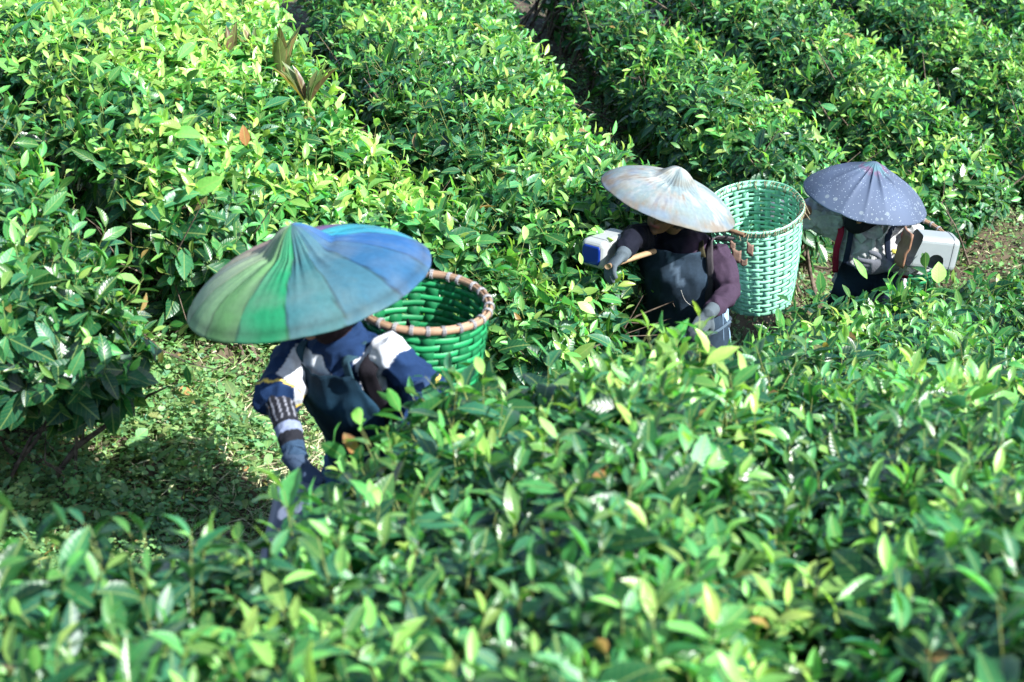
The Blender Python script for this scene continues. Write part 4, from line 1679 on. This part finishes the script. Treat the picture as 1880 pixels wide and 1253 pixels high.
for wr, h, ts, el, cu in ((wrA, hA, -1, elA, .95), (wrB, hB, 1, elB, .6)):
    d = (wr - el).normalized()
    fuse("glove", hand(wr, h[0], h[1], 0.0028, cu, ts) + [tube([wr - d * 0.05, wr, wr + d * .02], [.034, .031, .031], side=s2)], M_glove, person2, (0.06, 0.078, 0.09), 0.005, 1)
jk = [tor.tube(0.024), tube([neck - Vector((0, 0, .04)), neck + Vector((0, 0, .02))], [.074, .064], side=s2),
      tube([shA, shA.lerp(elA, .5), elA, elA.lerp(wrA, .86)], [.066, .058, .052, .038], side=s2),
      tube([shB + Vector((.0, 0, .0)), shB.lerp(elB, .5) + Vector((.012, 0, 0)), elB, elB.lerp(wrB, .8)], [.068, .064, .054, .041], side=s2)]


def top2_color(co):
    d = co - np.array(neck)
    sd = -(d @ np.array(s2))
    t = np.clip((sd - 0.04) / 0.05, 0, 1)
    return np.column_stack([mix3((0.005, 0.006, 0.012), (0.036, 0.023, 0.040), t), np.ones(len(co))])


fuse("work_shirt", jk, M_cloth, person2, top2_color, 0.006, 3, fold_fn(81, 0.008, (0.17, 0.07)))
tr, _ = legs(hip, s2, f2, None, grow=0.03)
fuse("trousers", tr, M_cloth, person2, (0.03, 0.04, 0.055), 0.010, 3, fold_fn(82, 0.008))
for a in ank:
    boot(person2, a, f2, (0.02, 0.02, 0.02))
worn = vec_noise(84, 0.16)
fine = vec_noise(85, 0.022)


def denim2(co):
    k = np.clip(worn(co) * 0.5 + fine(co) * 0.2, -0.3, 1)
    base = np.array([0.020, 0.034, 0.052])
    c = base * (1 + 0.6 * k)[:, None]
    pt = np.array(W(1243, 512, 8.8))
    d = co - pt
    streak = (np.abs(d[:, 0] - d[:, 2] * -0.35) < 0.016) & (np.abs(d[:, 2]) < 0.075) & (fine(co) > -0.6)
    c[streak] = (0.09, 0.13, 0.18)
    return np.column_stack([c, np.ones(len(co))])


apron(person2, tor, denim2, 3.2, lambda q: 1.55 - 0.55 * q, front=f2, side=s2, drop=0.46, seed=57, skirt_out=0.04)
# waistband line, strap, loose white thread
ribbon([tor.surf(a, .35, .058) for a in (-1.5, -.8, 0, .8, 1.5)], 0.012, f2, "waistband", M_cloth, person2, (0.06, 0.09, 0.12), 0.006)
ribbon([tor.surf(-0.9, 2.9, .05), tor.surf(-0.9, 3.2, .05), tor.surf(-1.2, 3.6, .035)], 0.030, f2, "apron_strap", M_cloth, person2, (0.05, 0.045, 0.025))
ribbon([tor.surf(0.9, 2.9, .05), tor.surf(0.9, 3.2, .05), tor.surf(1.2, 3.6, .035)], 0.030, f2, "apron_strap", M_cloth, person2, (0.05, 0.045, 0.025))
ribbon([tor.surf(-.30, 1.9, .06), tor.surf(-.36, 1.6, .064), tor.surf(-.52, 1.35, .064), tor.surf(-.75, 1.05, .062)], 0.0022, f2, "loose_thread", M_cloth, person2, (0.5, 0.5, 0.47), 0.001)
# light denim back panel hanging beside the hip
g_ = []
for i in range(14):
    u = i / 13
    g_.append([tor.surf(-1.35 - 1.1 * j / 8, 1.35 - 1.35 * u, .045 + .012 * math.sin(j * 2.1 + u * 4) * u) - Vector((0, 0, .32 * max(0, u - .4))) for j in range(9)])
sheet(g_, "overskirt", M_cloth, person2, lambda co: np.column_stack([np.array([0.20, 0.30, 0.42]) * (1 + .25 * fine(co))[:, None], np.ones(len(co))]), 0.004)

st_a, st_b = vec_noise(91, 0.16), vec_noise(92, 0.035)


def stained(ang, r, co):
    n = st_a(co) * 0.5 + st_b(co) * 0.35
    base = mix3((0.13, 0.175, 0.185), (0.30, 0.30, 0.28), n + 0.35 + 0.3 * np.sin(np.radians(ang) * 3))
    brown = np.clip((r - 0.80) / 0.14, 0, 1) * 0.8 + np.exp(-((r - 0.24) / 0.07) ** 2) * 0.6 + np.clip(n - 0.25, 0, 1)
    left = np.clip(np.cos(np.radians(ang - 150)), 0, 1) * 0.75 * (r > .45)
    k = np.clip(brown * 0.85 + left * np.clip(n + .55, 0, 1) * .8 + 0.15 * np.sin(np.radians(ang) * 37) * (st_b(co) > 0), 0, 0.85)
    c = base * (1 - k[:, None]) + mix3((0.110, 0.085, 0.065), (0.09, 0.12, 0.16), np.clip(st_a(co * 2) * .7 + .3, 0, 1)) * k[:, None]
    return c


hat(person2, hat_c, hat_ax, 0.316, 0.158, stained, 9, pleats=9, pleat_amp=0.004, knob=2.2)

b2_ax = cam_axis(1388, 381, -1.5, 33)
b2 = basket("mint-green open-weave basket laced with twine, hanging behind the stained white hat", W(1388, 382, 9.22), b2_ax, 0.214, 0.165, 0.50, 26, 0.0250,
            (0.25, 0.60, 0.41), (0.22, 0.55, 0.37), 0.028, "twine", 73, hoop_fill=0.74, amp=0.0015)
ribbon([tor.surf(-.9, 1.2, .05), tor.surf(-1.0, 2.2, .055), tor.surf(-1.1, 3.1, .06), tor.surf(-2.0, 3.4, .05), W(1345, 440, 9.1)], 0.034, f2, "shoulder_strap", M_cloth, b2, (0.05, 0.045, 0.05), 0.005)
cc, ff = prisms(np.array([W(1318, 415, 9.04)]), np.array([W(1367, 432, 8.98)]), 0.009, 0.011, 10)
obj_from(cc, ff, "wooden_peg", M_wood, b2, (0.16, 0.10, 0.06))
b2a = np.array(b2_ax)
for (px, py, w_, h_) in ((1377, 458, .030, .055), (1352, 470, .042, .060), (1345, 452, .025, .04), (1366, 482, .030, .03)):
    d = 9.22 - .214 * 0.97
    p = W(px, py, d + .012 + ((px - 1388) / 86) ** 2 * .17)
    sheet([[p + Vector((w_ * (x - .5), 0.35 * w_ * (x - .5) * -1, h_ * (y - .5) + .006 * math.sin(5 * x + px))) for x in np.linspace(0, 1, 5)] for y in np.linspace(0, 1, 5)],
          "tape_patch", M_cloth, b2, (0.20, 0.13, 0.10), 0.002)

sc2 = thing("leaf_scoop", "whitish plastic scoop with a square blue end, held out by the second picker", "scoop", tuple(W(1105, 490, 8.6)), "leaf scoops")
ax2 = Vector((0.60, 0.80, -0.06)).normalized()
M2 = basis(ax2, (0, 0, 1), W(1086, 468, 8.60) + ax2 * 0.1175)
can(sc2, "container", (0.235, 0.125, 0.125), M2, 0.026, (0.36, 0.38, 0.37), open_end=1)
g_ = []
X2, Y2, Z2 = (Vector(M2.col[i][:3]) for i in range(3))
c2 = Vector(M2.translation) - X2 * 0.1185
for i in range(9):
    z = -0.042 + 0.084 * i / 8
    k = 1 - 0.18 * abs(i / 4 - 1) ** 4
    g_.append([c2 + Z2 * z + Y2 * (0.046 * k * x) for x in np.linspace(-1, 1, 9)])
sheet(g_[::-1], "blue_end", M_can, sc2, (0.004, 0.030, 0.26), 0.003)
# the same blue returns a little round the near side
cc, ff = tube([W(1116, 490, 8.46), W(1150, 478, 8.60), W(1200, 462, 8.80)], [(.016, .012), (.015, .012), (.016, .013)], k=12)
obj_from(np.array(cc), np.array(ff), "handle", M_wood, sc2, (0.27, 0.18, 0.10))

# ================================================================== third picker (dotted hat)
f3 = Vector((-0.22, -0.97, 0)).normalized()
s3 = Vector((-0.97, 0.22, 0)).normalized()
neck = W(1606, 402, 9.68)
hip = neck - f3 * 0.10 + Vector((0, 0, -0.52))
waist = neck - f3 * 0.06 + Vector((0, 0, -0.34))
chest = neck - f3 * 0.015 + Vector((0, 0, -0.17))
person3 = thing("person", "picker in a pale grey shirt and navy apron under the dotted purple-grey hat", "person", (hip.x, hip.y, float(G(np.array([[hip.x, hip.y]]))[0])), "tea pickers")
hat_c = W(1588, 364, 9.58)
hat_ax = cam_axis(1588, 364, 15, 20)
headc = hat_c - hat_ax * 0.06
tor = Torso([hip, waist, chest, neck + Vector((0, 0, -.055)), neck], [(.165, .125), (.152, .120), (.158, .125), (.128, .085), (.060, .055)], s3, f3)
shA = neck + s3 * 0.150 + Vector((0, 0, -.05))
shB = neck - s3 * 0.160 + Vector((0, 0, -.06))
elA = W(1492, 397, 9.80)
wrA = W(1448, 372, 9.62)
elB = W(1692, 478, 9.62)
wrB = W(1632, 488, 9.38)
lg, ank = legs(hip, s3, f3, None)
body = [tor.tube(0), tube([neck - Vector((0, 0, .05)), neck.lerp(headc, .5), headc], [.052, .046, .046], side=s3)] + head_pieces(headc, hat_ax, f3)
for a, b, c in ((shA, elA, wrA), (shB, elB, wrB)):
    body.append(tube([a, a.lerp(b, .5), b, b.lerp(c, .35), c], [.040, .040, .036, .036, .024], side=s3))
hA = (Vector((-0.8, -0.4, -0.1)), Vector((0.1, .2, -1)))
hB = (Vector((-1.0, -0.12, -0.06)), Vector((0.0, 1.0, 0.25)))
body += hand(wrA, hA[0], hA[1], 0, .7, 1) + hand(wrB, hB[0], hB[1], 0, .35, -1) + lg
fuse("body", body, M_skin, person3, face_color(headc, hat_ax, f3), 0.006, 3)
for wr, h, ts, el, cu in ((wrA, hA, 1, elA, .7), (wrB, hB, -1, elB, .35)):
    d = (wr - el).normalized()
    fuse("glove", hand(wr, h[0], h[1], 0.0032, cu, ts, 1.05) + [tube([wr - d * 0.05, wr, wr + d * .02], [.034, .031, .031], side=s3)], M_glove, person3, (0.09, 0.095, 0.11), 0.005, 1)
jk = [tor.tube(0.024), tube([neck - Vector((0, 0, .04)), neck + Vector((0, 0, .02))], [.076, .066], side=s3),
      tube([shA, shA.lerp(elA, .5), elA.lerp(shA, .05), elA.lerp(wrA, .22)], [.074, .072, .074, .078], side=s3),
      tube([shB, shB.lerp(elB, .5), elB, elB.lerp(wrB, .72)], [.076, .070, .064, .046], side=s3)]
sfn = vec_noise(101, 0.2)
fuse("shirt", jk, M_cloth, person3, lambda co: np.column_stack([np.array([0.36, 0.36, 0.36]) * (1 + .12 * sfn(co))[:, None], np.ones(len(co))]), 0.006, 3, fold_fn(102, 0.011, (0.11, 0.05)))
for sg in (1, -1):
    ribbon([tor.surf(sg * 1.0, 3.8, .03), tor.surf(sg * 0.5, 3.35, .04), tor.surf(sg * 0.22, 2.9, .038)], 0.045, f3 + s3 * sg * .5, "collar", M_cloth, person3, (0.39, 0.39, 0.39), 0.004)
ribbon([tor.surf(-.05, 3.1, .034), tor.surf(-.05, 2.2, .034)], 0.02, f3, "button_placket", M_cloth, person3, (0.38, 0.38, 0.38), 0.003)
tr, _ = legs(hip, s3, f3, None, grow=0.03)
fuse("trousers", tr, M_cloth, person3, (0.02, 0.03, 0.05), 0.010, 3, fold_fn(103, 0.008))
for a in ank:
    boot(person3, a, f3, (0.02, 0.02, 0.02))
apron(person3, tor, lambda co: np.column_stack([np.array([0.012, 0.022, 0.042]) * (1 + .5 * nf(co))[:, None].clip(.4, 2), np.ones(len(co))]), 2.05,
      lambda q: 1.45 - 0.72 * q, front=f3, side=s3, drop=0.46, seed=63)
ribbon([tor.surf(0.62, 2.0, .05), tor.surf(0.62, 2.7, .052), tor.surf(.75, 3.4, .05), tor.surf(1.6, 3.7, .03)], 0.028, f3, "apron_strap", M_cloth, person3, (0.012, 0.018, 0.035))
ribbon([tor.surf(-0.5, 2.0, .05), tor.surf(-0.42, 2.7, .052), tor.surf(-.5, 3.4, .05), tor.surf(-1.4, 3.7, .03)], 0.028, f3, "apron_strap", M_cloth, person3, (0.012, 0.018, 0.035))
fuse("face_shade_cover", [ball(headc - Vector(hat_ax) * 0.045 + f3 * 0.012, (0.072, 0.088, 0.075), (s3, f3, Vector(hat_ax))), tube([neck - Vector((0, 0, .02)), headc - Vector(hat_ax) * .05], [.060, .062], side=s3)],
     M_cloth, person3, (0.010, 0.012, 0.016), 0.007, 3)  # dark cover added over the lower face in place of hat shade
# small pale badge on the chest
c, sd, fr, a, b = tor.at(2.6)
bp = tor.surf(-.62, 2.55, .042)
sheet([[bp + sd * (0.012 * x) + Vector((0, 0, 0.012 * y)) for x in np.linspace(-1, 1, 4)] for y in np.linspace(-1, 1, 4)], "badge", M_cloth, person3, (0.65, 0.62, 0.12), 0.003)
dn = vec_noise(111, 0.2)
rgd = np.random.default_rng(5)


def dotted(ang, r, co):
    base = np.tile(np.array([0.054, 0.074, 0.118]), (len(ang), 1)) * (1 + 0.12 * dn(co))[:, None]
    a = np.radians(ang)
    k = np.exp(-((r - 0.14) / 0.10) ** 2)
    base = base * (1 - k[:, None] * .7) + np.where((dn(co * 3) > 0)[:, None], np.array([0.11, 0.05, 0.09]), np.array([0.05, 0.13, 0.15])) * k[:, None] * .7
    return base


# fine dots need a printed pattern: scattered spots in the cloth's own colour node
M_dots, nt, p, out = mat_new("dotted_hat_cloth")
at = N(nt, "ShaderNodeAttribute", attribute_name="tint")
tc = N(nt, "ShaderNodeTexCoord")
vo = N(nt, "ShaderNodeTexVoronoi")
vo.inputs["Scale"].default_value = 85
nt.links.new(tc.outputs["Object"], vo.inputs["Vector"])
wn_ = N(nt, "ShaderNodeTexNoise")
wn_.inputs["Scale"].default_value = 9
nt.links.new(tc.outputs["Object"], wn_.inputs["Vector"])
dot = math_n(nt, 'LESS_THAN', vo.outputs["Distance"], 0.17)
gate = math_n(nt, 'GREATER_THAN', wn_.outputs[0], 0.40)
col = mix_col(nt, math_n(nt, 'MULTIPLY', math_n(nt, 'MULTIPLY', dot, gate), 0.75), at.outputs["Color"], (0.30, 0.36, 0.42))
vo2 = N(nt, "ShaderNodeTexVoronoi")
vo2.inputs["Scale"].default_value = 24
nt.links.new(tc.outputs["Object"], vo2.inputs["Vector"])
uvn = N(nt, "ShaderNodeAttribute", attribute_name="rim")
fl = math_n(nt, 'MULTIPLY', math_n(nt, 'LESS_THAN', math_n(nt, 'ADD', vo2.outputs["Distance"], math_n(nt, 'MULTIPLY', wn_.outputs[0], 0.12)), 0.32), uvn.outputs["Fac"])
col = mix_col(nt, math_n(nt, 'MULTIPLY', fl, 0.4), col, (0.20, 0.24, 0.25))
nt.links.new(col, p.inputs["Base Color"])
p.inputs["Roughness"].default_value = 0.75
p.inputs["Specular IOR Level"].default_value = 0.25
h3 = hat(person3, hat_c, hat_ax, 0.302, 0.190, dotted, 12, pleats=6, pleat_amp=0.011, knob=0.5, pleat_w=.45, mat=M_dots,
         prof=[(0.0, 1.0), (0.015, 0.999), (0.035, 0.992), (0.07, 0.965), (0.11, 0.922), (0.15, 0.878), (0.19, 0.838), (0.225, 0.805), (0.255, 0.78), (0.285, 0.757), (0.32, 0.73),
               (0.37, 0.695), (0.43, 0.655), (0.5, 0.605), (0.57, 0.55), (0.64, 0.488), (0.71, 0.418), (0.78, 0.338), (0.85, 0.246), (0.91, 0.155), (0.955, 0.08),
               (0.985, 0.012), (1.0, -0.012), (0.997, -0.035), (0.98, -0.04), (0.955, -0.015), (0.88, 0.07), (0.75, 0.20), (0.6, 0.32), (0.42, 0.43), (0.26, 0.50), (0.2, 0.52), (0.1, 0.53), (0.0, 0.54)])
a = h3.data.attributes.new("rim", 'FLOAT', 'POINT')
cc = np.empty(len(h3.data.vertices) * 3, dtype=np.float32)
h3.data.vertices.foreach_get("co", cc)
d = cc.reshape(-1, 3) - np.array(hat_c)
fl = d - (d @ np.array(hat_ax))[:, None] * np.array(hat_ax)
rr = np.linalg.norm(fl, axis=1) / 0.302
a.data.foreach_set("value", ((rr > 0.84) & (rr < 0.97)).astype(np.float32))

b3 = basket("dark green basket with a brown bound rim, mostly behind the dotted hat", W(1660, 432, 10.0), cam_axis(1660, 432, 14, 27), 0.222, 0.17, 0.50, 24, 0.0235,
            (0.007, 0.15, 0.050), (0.005, 0.09, 0.035), 0.038, "wood", 75, hoop_fill=0.90, amp=0.003)
ribbon([tor.surf(-1.0, 1.5, .045), tor.surf(-1.0, 2.3, .05), tor.surf(-0.95, 3.0, .055), tor.surf(-1.25, 3.4, .055), tor.surf(-2.2, 3.4, .04), W(1690, 420, 9.85)],
       0.030, f3, "shoulder_strap", M_cloth, b3, (0.28, 0.018, 0.045), 0.005)
ribbon([tor.surf(1.0, 1.5, .045), tor.surf(1.0, 2.3, .05), tor.surf(1.0, 3.0, .055), tor.surf(1.3, 3.4, .055), tor.surf(2.2, 3.4, .04), W(1620, 425, 9.9)],
       0.030, f3, "shoulder_strap", M_cloth, b3, (0.28, 0.018, 0.045), 0.005)

sc3 = thing("leaf_scoop", "cloudy grey plastic scoop with a round hole, under the arm of the dotted-hat picker", "scoop", tuple(W(1705, 495, 9.3)), "leaf scoops")
M3 = basis((1, 0.12, -0.15), (0.0, 0.02, 1), W(1707, 459, 9.32))
can(sc3, "container", (0.245, 0.135, 0.165), M3, 0.030, (0.25, 0.28, 0.29), open_end=-1, hole=(0.015, -0.038, 0.040))
X3, Y3, Z3 = (Vector(M3.col[i][:3]) for i in range(3))
c3 = Vector(M3.translation) - X3 * 0.118
g_ = [[c3 + Z3 * z + Y3 * y - X3 * (0.02 + .05 * (.5 - abs(y / .13))) * (0.4 + (z < 0) * .5) for y in np.linspace(-.062, .062, 8)] for z in np.linspace(-.084, .084, 8)]
sheet(g_, "wooden_blade", M_wood, sc3, (0.16, 0.085, 0.05), 0.010)


def can_seam(parent, M, size, x, bevel, color):
    hy, hz = size[1] / 2, size[2] / 2
    pts = []
    for i in range(4):
        cy, cz = ((1, 1), (-1, 1), (-1, -1), (1, -1))[i]
        for t in np.linspace(i * 90, i * 90 + 90, 7):
            pts.append(Vector((x, cy * (hy - bevel) + math.cos(R(t)) * bevel * 1.02, cz * (hz - bevel) + math.sin(R(t)) * bevel * 1.02)))
    pts.append(pts[0])
    P = np.array([tuple(M @ p) for p in pts])
    c_, f_ = prisms(P[:-1], P[1:], 0.0022, 0.0022, 6)
    obj_from(c_, f_, "moulded_seam", M_can, parent, color)


can_seam(sc3, M3, (0.245, 0.135, 0.165), 0.085, 0.030, (0.19, 0.21, 0.22))
can_seam(sc2, M2, (0.235, 0.125, 0.125), -0.070, 0.026, (0.25, 0.27, 0.27))

# ================================================================== odd plants and leaves
def broad_weed(label, px, py, d, n, h, seed, lean=0.5):
    rg = np.random.default_rng(seed)
    base = W(px, py, d) + Vector((0, 0, 0.02))
    root = thing("broad_leaved_weed", label, "weed", tuple(base), "olive weeds in the tea row")
    P, D, Nn, L, Wd, t = [], [], [], [], [], []
    for i in range(n):
        a = rg.uniform(0, 6.28)
        out = Vector((math.cos(a), math.sin(a) * .8, 0))
        P.append(tuple(base + out * 0.015))
        D.append(tuple(out * rg.uniform(.15, lean) + Vector((0, 0, 1))))
        Nn.append(tuple(Vector((0, 0, 1)) - out * 1.2 + Vector(rg.normal(0, .3, 3))))
        L.append(h * rg.uniform(.6, 1.05))
        Wd.append(h * rg.uniform(.16, .24))
        t.append([rg.uniform(.2, 1), rg.uniform(0, 1), 0, 1])
    A = lambda x: np.array(x, float)
    c, f, uv, col = leaves(A(P), A(D), A(Nn), A(L), A(Wd), A(t), 0.12, 0.55)
    mesh_np("foliage", c, f, M_olive, root, uv, col)
    c, f = prisms(np.array([tuple(base - Vector((0, 0, .3)))]), np.array([tuple(base + Vector((0, 0, .03)))]), 0.008, 0.006, 6)
    mesh_np("stem", c, f, M_stem, root)


broad_weed("olive-brown broad-leaved weed, leftmost tuft of those standing in the bright tea row", 425, 130, 9.2, 6, 0.20, 1)
broad_weed("second olive weed tuft from the left, a few pointed brown leaves", 470, 125, 9.25, 6, 0.19, 2)
broad_weed("largest olive weed tuft, tall upright leaves catching the light", 520, 150, 9.0, 9, 0.27, 3)
broad_weed("olive weed tuft low on the right of the tallest one", 565, 195, 8.8, 9, 0.22, 4, .7)


def loose_leaf(px, py, d, label, L, tint, D, mat=M_leaf, wd=.42, Nn=(0, -.7, 1)):
    one_leaf("loose_leaf", label, W(px, py, d), D, Nn, L, L * wd, tint, mat, "leaf", .12, .2)


loose_leaf(452, 268, 7.75, "dry pinkish-brown leaf standing among bright tea shoots", 0.085, (.3, .9, 1.0), (-.1, 0, 1), wd=.5)
loose_leaf(1010, 890, 4.75, "orange-brown old leaf lying on the blurred nearest hedge", 0.09, (.5, 1, 1.0), (.95, .1, .25), wd=.3)
loose_leaf(1722, 520, 9.02, "round pale yellow leaf upright in front of the holed plastic scoop", 0.10, (1.0, 1.0, 0), (.0, .1, 1), wd=.72, Nn=(.1, -1, .1))
loose_leaf(1592, 512, 8.95, "long pointed yellow-green tea leaf rising before the third picker's glove", 0.12, (.7, .5, 0), (-.55, 0, .9), wd=.3, Nn=(.2, -.7, .5))
loose_leaf(1508, 540, 8.9, "large upright green leaf on the hedge edge between the second and third picker", 0.11, (.4, .4, 0), (-.1, 0, 1), wd=.42, Nn=(.1, -1, .3))
loose_leaf(1068, 486, 8.45, "cream shrivelled leaf standing in front of the blue scoop end", 0.055, (1.0, 1.0, .25), (-.15, 0, 1), wd=.4, Nn=(.3, -1, .2))
loose_leaf(1060, 555, 8.2, "curled pale new leaf beside the second picker's scoop", 0.09, (1.0, .9, 0), (.6, -.2, -.3), wd=.5)
